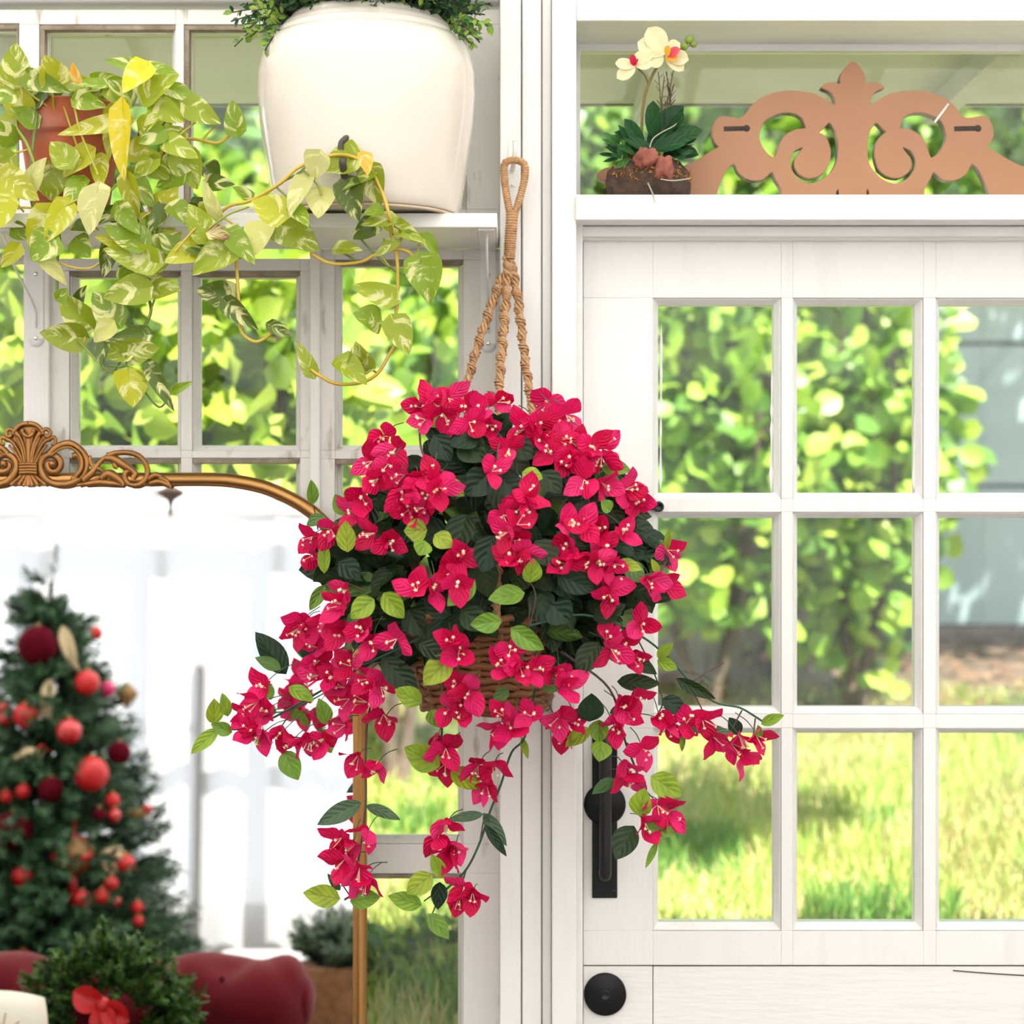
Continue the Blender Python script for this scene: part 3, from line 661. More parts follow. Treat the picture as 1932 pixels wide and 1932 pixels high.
for ci, c in enumerate(clusters):
    mb = MB(); sts = []; cx = sum(f[0] for f in c)/len(c); cy = sum(f[1] for f in c)/len(c)
    for (x, y) in c:
        yy = fy(x, y) - .03; C = P(x, y, yy); FP.append(C)
        # direction the flower opens to
        D = Vector(((x - cx) / 90 + (x-925)/700 + U(-.5,.5), -1, -(y - cy) / 90 + U(-.6,.5))).normalized()
        if y > 1380: D = (D + Vector((0, 0, -.7))).normalized()
        e1 = D.orthogonal().normalized(); e2 = D.cross(e1); rot = U(0, 2*PI); sz = U(.036, .046)
        base = C - D * .014
        for b in range(3):
            an = rot + b * 2*PI/3 + U(-.25,.25); rad = e1 * math.cos(an) + e2 * math.sin(an)
            op = U(.35, .95); tip = base + (rad * op + D * (1.15 - op * .75)).normalized() * sz
            c0 = random.choice(PK); mid = (c0[0]*.8, c0[1], c0[2]*.85)
            mb.leaf(base, tip, sz * U(.62,.82), 'bract', N=-D * 1.0 + rad * .9 if False else (rad * .3 - D), fold=U(-.12,.2), bend=U(-.22,.12), nu=6, nv=8, col=c0, mid=mid, wave=.07)
        if R() < .42:
            rad = e1 * math.cos(rot+1) + e2 * math.sin(rot+1); c0 = random.choice(PK)
            mb.leaf(base, base + (rad*.2 + D).normalized() * sz * 1.2, sz * .35, 'bract', N=rad, nu=4, nv=6, col=c0)
        st = MB(); sts.append(st)
        for q in range(random.choice((2, 3, 3))):
            d = (D + e1 * U(-.35,.35) + e2 * U(-.35,.35)).normalized(); tp = base + d * U(.022,.029)
            st.col = (1,1,1); st.tube([base, tp], [.0006, .0009], 5)
            nrm = d; f1 = nrm.orthogonal().normalized(); f2 = nrm.cross(f1); a0 = U(0, 6); k0 = len(st.v)
            st.vert(tp + d * .0012)
            for s in range(10):
                an = a0 + s * 2*PI/10; rr = .0036 if s % 2 == 0 else .0016
                st.vert(tp + (f1*math.cos(an)+f2*math.sin(an))*rr)
            for s in range(10): st.face((k0, k0+1+s, k0+1+(s+1) % 10), smooth=False)
    fc = mb.build('flower_cluster', M['bract'], BG_)
    for st in sts: st.build('stamens', M['stamen'], fc)
# leaves: bright ones where the photo shows them, dark ones in the body
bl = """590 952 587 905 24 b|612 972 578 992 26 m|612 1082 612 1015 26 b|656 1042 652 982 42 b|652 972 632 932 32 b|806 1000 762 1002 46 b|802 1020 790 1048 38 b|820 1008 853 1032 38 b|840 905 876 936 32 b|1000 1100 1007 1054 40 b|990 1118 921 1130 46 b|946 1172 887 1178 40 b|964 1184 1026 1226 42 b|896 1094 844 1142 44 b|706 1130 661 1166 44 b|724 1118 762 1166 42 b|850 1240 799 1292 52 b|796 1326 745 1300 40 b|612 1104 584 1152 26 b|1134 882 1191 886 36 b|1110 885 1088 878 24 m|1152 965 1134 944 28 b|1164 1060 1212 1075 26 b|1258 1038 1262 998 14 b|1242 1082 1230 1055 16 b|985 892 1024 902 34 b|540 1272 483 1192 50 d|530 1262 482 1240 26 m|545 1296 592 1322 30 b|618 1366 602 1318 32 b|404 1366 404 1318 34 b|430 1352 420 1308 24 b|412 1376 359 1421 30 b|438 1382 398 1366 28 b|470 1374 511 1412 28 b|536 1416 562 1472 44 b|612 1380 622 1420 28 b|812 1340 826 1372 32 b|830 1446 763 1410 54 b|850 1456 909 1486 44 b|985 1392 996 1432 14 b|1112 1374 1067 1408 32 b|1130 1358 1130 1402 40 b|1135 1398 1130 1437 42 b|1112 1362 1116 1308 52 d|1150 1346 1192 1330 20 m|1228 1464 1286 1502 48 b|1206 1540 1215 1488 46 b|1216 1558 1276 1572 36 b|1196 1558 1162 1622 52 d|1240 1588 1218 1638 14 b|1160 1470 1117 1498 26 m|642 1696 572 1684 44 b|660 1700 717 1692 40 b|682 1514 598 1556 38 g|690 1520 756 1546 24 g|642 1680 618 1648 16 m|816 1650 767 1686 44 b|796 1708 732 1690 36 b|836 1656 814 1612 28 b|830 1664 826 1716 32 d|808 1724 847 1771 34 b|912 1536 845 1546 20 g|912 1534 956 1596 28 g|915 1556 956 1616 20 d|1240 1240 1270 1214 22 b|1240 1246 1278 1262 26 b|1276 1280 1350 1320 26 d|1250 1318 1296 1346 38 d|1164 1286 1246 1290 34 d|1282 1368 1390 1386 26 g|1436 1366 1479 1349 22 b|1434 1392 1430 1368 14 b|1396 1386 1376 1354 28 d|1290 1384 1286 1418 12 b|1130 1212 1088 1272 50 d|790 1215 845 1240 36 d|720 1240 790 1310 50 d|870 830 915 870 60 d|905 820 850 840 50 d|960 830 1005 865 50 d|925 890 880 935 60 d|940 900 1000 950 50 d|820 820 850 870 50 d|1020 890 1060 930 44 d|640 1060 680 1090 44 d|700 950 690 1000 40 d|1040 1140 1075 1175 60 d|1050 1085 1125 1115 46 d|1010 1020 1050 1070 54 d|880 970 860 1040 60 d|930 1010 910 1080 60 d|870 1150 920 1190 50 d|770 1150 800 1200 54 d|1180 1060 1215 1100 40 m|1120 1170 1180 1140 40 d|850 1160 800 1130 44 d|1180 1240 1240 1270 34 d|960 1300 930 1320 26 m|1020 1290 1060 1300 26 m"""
random.seed(5)
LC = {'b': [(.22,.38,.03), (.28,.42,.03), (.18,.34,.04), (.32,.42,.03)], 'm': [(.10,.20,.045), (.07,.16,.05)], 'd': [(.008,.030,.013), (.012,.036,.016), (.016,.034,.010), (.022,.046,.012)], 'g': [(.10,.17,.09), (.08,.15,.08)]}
mb = MB()
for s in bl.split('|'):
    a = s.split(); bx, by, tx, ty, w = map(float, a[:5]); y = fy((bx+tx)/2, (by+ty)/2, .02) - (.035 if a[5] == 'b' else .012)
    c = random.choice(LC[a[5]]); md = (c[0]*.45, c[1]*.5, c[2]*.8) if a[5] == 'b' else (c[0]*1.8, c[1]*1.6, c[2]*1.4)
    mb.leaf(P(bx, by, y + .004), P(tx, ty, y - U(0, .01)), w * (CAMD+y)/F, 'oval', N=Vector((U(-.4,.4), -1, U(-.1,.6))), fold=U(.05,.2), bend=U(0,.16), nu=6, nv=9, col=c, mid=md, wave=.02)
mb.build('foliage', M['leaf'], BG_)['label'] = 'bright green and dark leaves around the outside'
mb = MB(); n = 0
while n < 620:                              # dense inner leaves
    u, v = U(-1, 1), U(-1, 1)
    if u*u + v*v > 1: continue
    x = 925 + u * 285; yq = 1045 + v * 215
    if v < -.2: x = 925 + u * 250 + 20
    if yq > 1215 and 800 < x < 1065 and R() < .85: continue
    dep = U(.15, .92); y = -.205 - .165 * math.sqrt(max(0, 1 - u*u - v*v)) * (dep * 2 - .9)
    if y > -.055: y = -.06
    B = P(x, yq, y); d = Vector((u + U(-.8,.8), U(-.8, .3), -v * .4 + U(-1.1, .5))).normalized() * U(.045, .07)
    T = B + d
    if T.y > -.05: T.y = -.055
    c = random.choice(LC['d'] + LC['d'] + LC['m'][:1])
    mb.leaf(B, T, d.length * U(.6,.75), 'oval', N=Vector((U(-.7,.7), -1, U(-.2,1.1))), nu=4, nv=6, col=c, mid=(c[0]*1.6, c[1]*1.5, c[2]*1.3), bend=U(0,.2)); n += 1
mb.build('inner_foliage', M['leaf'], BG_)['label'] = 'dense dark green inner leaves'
# branches
br = [[(1000,1180),(1100,1160),(1200,1195),(1260,1240),(1310,1295),(1350,1325),(1395,1335),(1425,1352),(1440,1362)], [(1060,1230),(1150,1300),(1180,1400),(1205,1470),(1210,1540),(1240,1560)], [(1010,1300),(990,1390),(965,1420),(945,1480),(925,1530),(905,1590),(880,1640),(845,1675),(825,1690)],
      [(760,1250),(700,1330),(690,1430),(690,1510),(680,1600),(665,1680),(650,1698)], [(800,1200),(680,1260),(560,1330),(480,1370),(430,1376),(410,1372)], [(850,1300),(835,1360),(835,1430),(850,1455)], [(760,1050),(680,1030),(610,1010),(580,1000)], [(1080,1120),(1180,1090),(1240,1080),(1262,1050)], [(1100,960),(1160,930),(1200,935)], [(850,900),(800,860),(790,800)],
      [(1000,1130),(1000,1200),(1030,1260),(1060,1290)], [(985,1080),(1010,1120),(1000,1180)], [(930,1130),(985,1110)], [(1120,1060),(1118,990),(1108,930),(1112,900)], [(690,1115),(650,1100),(610,1105)], [(1200,1200),(1230,1260),(1250,1320),(1240,1350)], [(1300,1290),(1330,1350),(1335,1365)], [(1400,1340),(1372,1390),(1356,1400)], [(1425,1355),(1420,1400)], [(600,1000),(592,955)], [(660,1690),(640,1660)], [(905,1590),(915,1540),(925,1555)], [(560,1330),(530,1380),(580,1395)], [(835,1675),(800,1700)], [(830,1690),(815,1725)], [(880,1640),(868,1680)], [(1180,1400),(1215,1425)], [(1300,1290),(1345,1262),(1365,1250)]]
for i, b in enumerate(br):
    mb = MB()
    mb.col = (.02,.09,.05) if i < 10 and i % 2 == 0 else (.10,.055,.04)
    pts = [P(x, y, max(-.36, fy(x, y, 0)) - .012) for x, y in b]
    mb.tube(spline(pts, 6), .0019 if i < 10 else .0012, 6); mb.build('branch', M['stem'], BG_)
mb = MB()
random.seed(8)
for C in FP:                                # thin stalk from each flower back into the bush
    a = C + Vector((0, .012, .002)); tgt = a + Vector((U(-.02,.02) - (a.x - BC.x)*.12, .02, U(.01, .04)))
    mb.col = (.05,.10,.04); mb.tube(spline([a, (a+tgt)/2 + Vector((0,0,.006)), tgt], 3), .0008, 4)
mb.build('flower_stalks', M['stem'], BG_)['kind'] = 'stuff'

# ------------------------------------------------------------------ orchid arrangement on the ledge
ZL = zl
OR = empty('orchid_arrangement', Vector((P(1224,0,.0).x, .012, ZL)), 'cream orchid with glossy leaves and red stones in a mossy base on the door ledge', 'flower arrangement')
oc = Vector(OR.location); random.seed(13); YO = .012
mb = MB(); rows = []
for r, z in ((.0001,.0005), (.068,.0005), (.072,.01), (.0745,.024), (.070,.040), (.056,.052), (.03,.062), (.0001,.066)):
    rows.append([oc + Vector((math.cos(2*PI*k/40)*r*(1+.05*noise.noise(Vector((k*.5, z*60, 1)))), math.sin(2*PI*k/40)*r*.70, z*1.2 + .004*noise.noise(Vector((k*.4, r*50, 3))))) for k in range(40)])
mb.grid(rows, closed=True); mb.build('coir_base', M['coco'], OR)
mb = MB()
for i in range(1500):
    a = U(0, 2*PI); r = math.sqrt(R()) * .072; z = (.066 - (r/.072)**2 * .034) * 1.2 + U(-.014,.003)
    p = oc + Vector((math.cos(a)*r, math.sin(a)*r*.72, z)); mb.col = random.choice([(.50,.19,.03), (.38,.14,.02), (.60,.28,.05), (.20,.08,.02)])
    q = p + Vector((U(-.008,.008), U(-.008,.004), U(-.006,.006))); mb.tube([p, (p+q)/2 + Vector((0,U(-.003,.0),U(-.002,.003))), q], [.0014,.0011,.0006], 3, caps=False)
mb.build('moss', M['moss'], OR)
for px, py, r, sc in ((1219, 299, .0185, (1,.8,.95)), (1254, 318, .0175, (.9,.8,1.25))):
    mb = MB(); mb.ball(P(px, py, -.035), r, sc, 26, bump=.5, seed=px); mb.v = [tuple(Vector(v) + Vector((1,1,1)) * .0022 * noise.noise(Vector(v) * 240)) for v in mb.v]; 
    o = mb.build('stone', M['stone'], OR)
mb = MB(); mb.col = (.20,.16,.05); mb.tube(spline([P(1211, 290, YO), P(1211, 230, YO), P(1217, 180, YO-.004), P(1232, 140, YO-.01), P(1250, 112, YO-.016)], 8), .0026, 8)
mb.tube(spline([P(1224, 160, YO-.004), P(1216, 142, YO-.01), P(1204, 130, YO-.015)], 5), .0016, 6)
mb.tube(spline([P(1262, 95, YO-.01), P(1285, 92, YO-.012), P(1306, 84, YO-.012)], 4), .0013, 6)
mb.build('stalk', M['stem'], OR)
for px, py, r in ((1301, 75, .0085), (1291, 88, .0075), (1309, 84, .006)):
    mb = MB(); mb.ball(P(px, py, YO-.012), r, (1,1,.9), 12, bump=.15); mb.col=(1,1,1)
    mb.c = [(.30,.42,.07)] * len(mb.v); mb.build('bud', M['orchid'], OR)
CRM = (.86,.80,.50)
def petal(mb, c, tip, w, y=0, col=CRM, N=None):
    mb.leaf(P(c[0], c[1], YO-.022), P(tip[0], tip[1], YO-.028+y), w*3.2/F, 'round', N=N or Vector((U(-.2,.2),-1,U(-.1,.4))), nu=6, nv=8, col=col, mid=(col[0]*.97, col[1]*.97, col[2]*.8), fold=.08, bend=.12, wave=.02)
mb = MB(); petal(mb, (1256,100), (1223,51), 42, .004); petal(mb, (1256,102), (1203,78), 40, .006); petal(mb, (1256,104), (1299,112), 30, -.004); petal(mb, (1256,106), (1290,132), 26, 0); petal(mb, (1252,104), (1222,118), 34, 0); petal(mb, (1258,100), (1282,80), 30, -.006)
f1 = mb.build('flower', M['orchid'], OR)
mb = MB(); petal(mb, (1257,108), (1281,92), 20, -.02, (.80,.10,.16)); petal(mb, (1257,108), (1276,112), 16, -.018, (.9,.35,.03)); petal(mb, (1256,106), (1262,88), 16, -.02, (.9,.55,.05)); mb.build('lip', M['orchid'], f1)
mb = MB(); petal(mb, (1199,122), (1232,92), 26, 0); petal(mb, (1199,124), (1161,118), 24, 0); petal(mb, (1199,126), (1164,147), 26, 0); petal(mb, (1199,124), (1232,120), 22, -.004); petal(mb, (1199,124), (1214,96), 22, .004)
f2 = mb.build('flower', M['orchid'], OR)
mb = MB(); petal(mb, (1198,124), (1191,104), 15, -.012, (.75,.03,.10)); petal(mb, (1200,124), (1203,112), 10, -.012, (.75,.05,.10)); mb.build('lip', M['orchid'], f2)
mb = MB(); DK = [(.012,.07,.018), (.016,.085,.02), (.01,.05,.015)]
for a in ((1232,262,1232,190,30), (1222,280,1288,198,46), (1228,285,1325,242,40), (1250,290,1318,290,34), (1215,285,1180,224,28), (1212,275,1160,248,22), (1240,290,1180,262,26), (1205,300,1142,275,14), (1262,250,1290,215,24), (1210,300,1168,235,16),(1236,285,1300,262,36)):
    y = YO + U(-.03, .0); mb.leaf(P(a[0], a[1], y), P(a[2], a[3], y-.02), a[4]*3.2/F, 'round', N=Vector((U(-.2,.2),-1,.5)), nu=6, nv=8, col=random.choice(DK), mid=(.03,.12,.03), fold=.22, bend=.1)
mb.build('broad_leaves', M['leaf'], OR)
mb = MB()
for i in range(46):
    sx = random.choice((-1, -1, 1)); bx = 1225 + sx * U(20, 60); by = U(270, 300); a = U(0, PI)
    y = YO + U(-.04, .02); q = (bx + sx * U(0, 38), by + U(-32, 22))
    mb.leaf(P(bx, by, y), P(q[0], q[1], y - U(0,.015)), U(.007,.012), 'round', nu=2, nv=5, col=random.choice([(.03,.14,.03),(.06,.20,.04),(.02,.09,.025)]), fold=.2)
mb.build('small_leaves', M['leaf'], OR)
mb = MB(); mb.col = (.11,.05,.05)
for i in range(9):
    a = P(1258 + U(-6,6), 262, YO+.005); t = P(1262 + U(-22,26), U(132, 190), YO+U(0,.012)); m_ = (a+t)/2 + Vector((U(-.006,.006), 0, 0)); pts = spline([a, m_, t], 5)
    mb.tube(pts, .0008, 4)
    for k in range(4, 10):
        p = pts[k]; mb.tube([p, p + Vector((U(-.01,.01), U(-.003,.003), U(.002,.012)))], .0006, 3)
mb.build('dry_twigs', M['stem'], OR)
mb = MB(); mb.col = (.45,.47,.36); mb.tube(spline([P(1222, 345, -.05), P(1228, 358, -.046), P(1232, 368, -.044), P(1236, 384, -.043)], 4), [.0014]*9+[.0011,.0008,.0006,.0003], 5)
mb.tube(spline([P(1246,338,-.052), P(1270,341,-.052), P(1302,337,-.04)], 4), .0011, 5); mb.tube(spline([P(1226,278,-.03), P(1232,262,-.03), P(1248,250,-.02), P(1275,235,-.015), P(1289,214,-.01)], 4), .0010, 5)
mb.build('aerial_roots', M['stem'], OR)

# ------------------------------------------------------------------ carved scroll on the ledge
def Z(x, y): return (1080 + x / 2.2676, y / 2.2676)
half = [(1195,272),(1170,290),(1150,315),(1141,345),(1142,368),(1112,362),(1082,365),(1062,380),(1090,392),(1112,412),(1122,440),(1118,458),(1085,438),(1040,413),(980,400),(920,397),(860,405),(805,427),(765,458),(735,497),(712,512),(680,511),(650,505),(622,511),(602,540),(596,585),(612,622),(625,634),(590,655),(540,685),(480,715),(400,738),(300,735),(200,722),(140,726),(108,748),(118,772),(180,798),(300,822),(430,830),(600,830),(628,785),(655,732),(672,712),(690,705),(706,740),(735,765),(770,776),(810,771),(850,738),(865,770),(890,812),(905,830),(1100,830),(1122,822),(1134,808),(1141,830),(1192,830)]
h1 = [(798,565),(812,528),(845,503),(895,486),(945,489),(980,510),(992,540),(994,556),(950,562),(908,585),(882,625),(862,682),(830,665),(806,632),(793,598)]
h2 = [(1095,528),(1122,565),(1134,620),(1130,690),(1105,740),(1065,775),(1020,792),(985,786),(950,762),(928,722),(925,685),(945,648),(984,633),(972,655),(950,685),(946,715),(962,745),(1000,765),(1045,758),(1080,730),(1095,690),(1098,650),(1088,610),(1066,582),(1048,572),(1072,548)]
mir = lambda l: [(2*1194 - x, y) for x, y in l]
outer = half[:-1] + mir(half)[::-1][0:-1]
YC = .088
cu = bpy.data.curves.new('scroll', 'CURVE'); cu.dimensions = '2D'; cu.fill_mode = 'BOTH'; cu.extrude = .011; cu.bevel_depth = .0012; cu.bevel_resolution = 1
zmin = P(0, 830/2.2676, YC).z
for poly in (outer, h1, h2, mir(h1), mir(h2)):
    # resample smooth
    pts = [Vector((a, b, 0)) for a, b in poly]; q = pts[-1:] + pts + pts[:2]; sm = []
    for i in range(1, len(q) - 2):
        sharp = (q[i]-q[i-1]).normalized().dot((q[i+1]-q[i]).normalized()) < .1
        for k in range(3):
            t = k / 3; a, b, c, d = q[i-1], q[i], q[i+1], q[i+2]
            v = .5 * ((2*b) + (c-a)*t + (2*a-5*b+4*c-d)*t*t + (3*b-a-3*c+d)*t**3)
            lin = b + (c-b)*t; sm.append(v * .7 + lin * .3)
    sp = cu.splines.new('POLY'); sp.points.add(len(sm) - 1); sp.use_cyclic_u = True
    for i, v in enumerate(sm):
        px, py = Z(v.x, v.y); w = P(px, py, YC); sp.points[i].co = (w.x, (w.z - ZL) if py < 363.5 else .0013, 0, 1)
tmp = bpy.data.objects.new('tmp', cu); COL.objects.link(tmp)
bpy.context.view_layer.update()
dg = bpy.context.evaluated_depsgraph_get(); me = bpy.data.meshes.new_from_object(tmp.evaluated_get(dg)); bpy.data.objects.remove(tmp)
me.materials.clear(); me.materials.append(M['mdf']); me.materials.append(M['mdfedge'])
for p in me.polygons: p.material_index = 1 if abs(p.normal.z) < .3 else 0
sc = bpy.data.objects.new('carved_scroll', me); COL.objects.link(sc); sc.rotation_euler = (PI/2, 0, 0); sc.location = (0, YC, ZL); ORG[sc.name] = Vector((0, YC, ZL))
tag(sc, 'brown cut-out wooden scroll ornament with a leaf-shaped finial standing on the door ledge', 'ornament')
for a, b in ((648, 745), (1634, 1735)):
    mb = MB(); pa = Z(a, 551); pb = Z(b, 549); A = P(*pa, YC-.0124); B = P(*pb, YC-.0124)
    mb.tube([A, B], .0042, 8, sy=.3); mb.ball(B, .0062, (1,.16,1), 12)
    o = mb.build('keyhole_slot', M['gap']); o.parent = sc; o.matrix_parent_inverse = (Matrix.Translation(sc.location) @ sc.rotation_euler.to_matrix().to_4x4()).inverted(); ORG[o.name] = Vector()
mb = MB(); A = P(*Z(1550, 523), YC-.0125); B = P(*Z(1610, 444), YC-.0125); mb.tube([A, B], .002, 6, sy=.3); o = mb.build('tape_strip', M['white']); o.parent = sc
o.matrix_parent_inverse = (Matrix.Translation(sc.location) @ sc.rotation_euler.to_matrix().to_4x4()).inverted()

# ------------------------------------------------------------------ gold mirror
MR = empty('leaning_mirror', Vector((PM(53,0).x, M0.y - 1.6*math.tan(TH), 0)), 'tall mirror with a gilt tube frame and scrolled crest leaning on the left windows', 'mirror')
def outline(inset=0, n=14):                 # px outline of the arched frame, centre line
    xl, xr, yt = -573 + inset, 679 - inset, 905 + inset; pts = []
    base = 2700
    pts.append(PM(xr, base))
    for k in range(8): pts.append(PM(xr, base - (base - 1175) * (k+1) / 8))
    rx, ry = 262, 262
    rightarc = [(679,1150),(675,1110),(660,1062),(640,1025),(612,988),(580,960),(540,937),(495,919),(440,908),(395,905)]
    for x, y in rightarc: pts.append(PM(x - inset, y + inset if y < 1000 else y))
    for x in (320, 240, 160, 53, -60, -140, -220): pts.append(PM(x, yt))
    for x, y in rightarc[::-1]: pts.append(PM(106 - x + inset, y + inset if y < 1000 else y))
    for k in range(9): pts.append(PM(xl, 1175 + (base - 1175) * k / 8))
    return pts
ol = outline()
mb = MB(); mb.tube(spline(ol + [ol[0]], 4), .0125, 16, caps=False); mb.build('frame', M['goldtube'], MR)
mb = MB(); io = spline(ol + [ol[0]], 2)[:-1]; b0 = len(mb.v)
for p in io: mb.vert(p - MN * -.002)
mb.face(list(range(len(io))), smooth=False)
for p in io: mb.vert(p - MN * .006)
mb.face(list(range(len(io), 2*len(io)))[::-1], smooth=False)
for k in range(len(io)): mb.face((k, k+len(io), (k+1) % len(io)+len(io), (k+1) % len(io)), smooth=False)
gm = mb.build('mirror_glass', M['mirror'], MR)
# crest
def Q(zx, zy, off=.012): return PM(zx / 3.019, 760 + zy / 3.019, off)
mb = MB()
def ribbon(pts, r, off=.014, sy=.6, n=6):
    q = spline([Q(a, b, off) for a, b in pts], n); m_ = len(q)
    if not hasattr(r, '__len__'): rad = [1.55 * r * (.45 + .55 * math.sin(PI * min(1, .12 + .88 * i / m_))) for i in range(m_)]
    else: rad = [1.45*(r[0] + (r[1]-r[0]) * i / m_) for i in range(m_)]
    mb.tube(q, [a / 3.019 * 3.2 / F for a in rad], 10, sy=sy)
for s in (1, -1):
    X = lambda l: [(160 + s * (x - 160), y) for x, y in l]
    ribbon(X([(275,295),(320,255),(390,232),(450,262),(488,320),(482,390),(440,440),(370,465),(290,455),(240,405),(228,350),(250,310),(295,295),(335,320),(342,360),(318,390),(285,385),(272,355),(295,340)]), (15, 15))
    ribbon(X([(290,300),(345,262),(400,255),(445,285),(465,330),(460,380),(430,420)]), (4, 10), .022)
    ribbon(X([(415,305),(445,300),(462,340),(452,395),(410,440)]), (14, 10)); mb.ball(Q(160+s*(425-160), 312), .0048, n=10); mb.ball(Q(160+s*(298-160), 347, .02), .0072, n=12)
    ribbon(X([(440,470),(505,455),(560,430),(600,405)]), (8, 5)); ribbon(X([(470,440),(520,400),(560,350),(600,310),(640,292)]), (16, 5)); ribbon(X([(512,300),(515,340),(535,380)]), 8); ribbon(X([(520,370),(560,375),(590,395)]), 9)
    ribbon(X([(610,300),(670,285),(740,285),(800,310),(838,370),(832,430),(790,465),(740,465),(712,435),(715,400),(745,385),(770,405),(755,430)]), (11, 12))
    ribbon(X([(600,315),(650,320),(690,345),(735,375),(768,395)]), 17); ribbon(X([(650,330),(655,360),(670,375)]), 9)
    ribbon(X([(575,430),(620,405),(665,430),(705,468)]), 18); ribbon(X([(480,465),(560,455),(640,460),(700,470)]), 14)
    ribbon(X([(845,435),(885,412),(925,425)]), 12); ribbon(X([(850,460),(910,450),(975,478)]), 13); ribbon(X([(900,425),(940,440),(970,474)]), 10)
    # fan flutes
    ribbon(X([(170,345),(185,270),(205,205),(235,165)]), (7, 11)); ribbon(X([(190,345),(215,280),(250,225),(290,205)]), (6, 9)); ribbon(X([(180,345),(198,260),(228,190)]), (4,5), .022); ribbon(X([(200,345),(232,285),(268,240)]), (4,5), .022)
    ribbon(X([(235,168),(262,150),(285,165),(280,190),(262,190),(258,175)]), (9, 7)); ribbon(X([(285,208),(305,195),(318,212),(310,235),(292,232)]), (8, 7))
    ribbon(X([(163,345),(168,260),(185,180),(200,150)]), (6, 10)); ribbon(X([(160,118),(200,125),(232,150),(245,180)]), (11, 8))
    ribbon(X([(175,400),(190,430),(215,470)]), (8, 10)); ribbon(X([(190,400),(215,430),(260,468)]), (7, 9)); ribbon(X([(165,400),(172,440),(185,472)]), (7, 9)); ribbon(X([(125,170),(150,190),(160,190)]), (8, 8), .02)
ribbon([(160,345),(160,260),(160,180)], (10, 16)); ribbon([(160,400),(160,475)], (9, 12))
for yy in (350, 367, 384, 400): ribbon([(108,yy),(160,yy-2),(212,yy)], (8, 8), .020)
q = [Q(a, b, .008) for a, b in ((100,140),(160,112),(235,140),(262,200),(215,345),(105,345),(58,200))]
k0 = len(mb.v)
for p in q: mb.vert(p)
for p in q: mb.vert(p - MN * .008)
mb.face(range(k0, k0+7), smooth=False); mb.face(list(range(k0+7, k0+14))[::-1], smooth=False)
for k in range(7): mb.face((k0+k, k0+7+k, k0+7+(k+1) % 7, k0+(k+1) % 7), smooth=False)
mb.build('crest', M['gold'], MR)['label'] = 'scrolled shell and leaf crest'

# ------------------------------------------------------------------ ROOM behind the camera (seen in the mirror)
def roofz(y): return 2.22 + (5.4 + y) * .215
mb = MB(); mb.smooth = False
mb.box((-3.6, -5.7, -.05), (3.6, .16, 0)); mb.build('floor', M['floor'], kind='structure')
mb = MB(); mb.smooth = False
k = len(mb.v)
for z_ in (0, .012):
    for x, y in ((-3.6,-5.46),(3.6,-5.46),(3.6,.17),(-3.6,.17)): mb.vert((x, y, roofz(y)+.03+z_))
mb.face((k,k+1,k+2,k+3)); mb.face((k+7,k+6,k+5,k+4))
for e in range(4): mb.face((k+e, k+(e+1)%4, k+4+(e+1)%4, k+4+e))
mb.build('ceiling', M['roof'], kind='structure')
mb = MB(); mb.smooth = False
for i in range(13):
    x = -3.3 + i * .55; kk = len(mb.v)
    for y in (-5.45, .14):
        for dx, dz in ((-.018, -.02), (.018, -.02), (.018, .028), (-.018, .028)): mb.vert((x+dx, y, roofz(y)+dz))
    for e in range(4): mb.face((kk+e, kk+(e+1)%4, kk+4+(e+1)%4, kk+4+e))
    mb.face((kk+3,kk+2,kk+1,kk)); mb.face((kk+4,kk+5,kk+6,kk+7))
mb.build('trim_9', M['wh'], kind='structure')
mb = MB(); mb.smooth = False; mb.box((-3.66,-5.6,0), (-3.6,.16,3.4)); mb.build('wall_left', M['wv'], kind='structure')
mb = MB(); mb.smooth = False; mb.box((3.6,-5.6,0), (3.66,.16,3.4)); mb.build('wall_right', M['wv'], kind='structure')
mb = MB(); mb.smooth = False; mb.box((P(2145,0,0).x, .0, 0), (3.6,.15,3.42)); mb.box((-3.6,.09,0), (P(-560,0,YS).x,.16,3.42)); mb.build('wall_side', M['wv'], kind='structure').name = 'trim_10'
mb = MB(); mb.smooth = False; yb = -5.5      # glazed back wall bars
mb.box((-3.6,yb-.05,0), (3.6,yb,.35)); mb.box((-3.6,yb-.05,2.14), (3.6,yb,2.19))
for i in range(13):
    x = -3.3 + i*.55; mb.box((x-.03,yb-.05,.35), (x+.03,yb,2.12))
for z in (1.15,): mb.box((-3.6,yb-.045,z-.015), (3.6,yb-.005,z+.015))
mb.build('window_7', M['wv'], kind='structure')
# sheer curtain and rod
mb = MB(); rows = []; yc = -5.40; ztop = 2.13
for j in range(9):
    t = j / 8; rows.append([Vector((-3.4 + i*.017, yc + .013*math.sin(i*.55 + .5*math.sin(i*.13)) * (.5+.5*t) + .006*math.sin(i*.21), .04 + (ztop-.04)*(1-t) + .012*math.sin(i*.05)*(1-t))) for i in range(400)])
mb.grid(rows)
tag(mb.build('sheer_curtain', M['sheer'], origin=(0,yc,0)), 'long white sheer curtain behind the christmas tree, seen in the mirror', 'curtain')
mb = MB(); mb.tube([(-3.5, yc-.0, ztop+.02), (3.5, yc, ztop+.02)], .016, 10)
tag(mb.build('curtain_rod', M['white'], origin=(0,yc,ztop)), 'thin white curtain rod along the back wall, seen in the mirror', 'curtain rod')
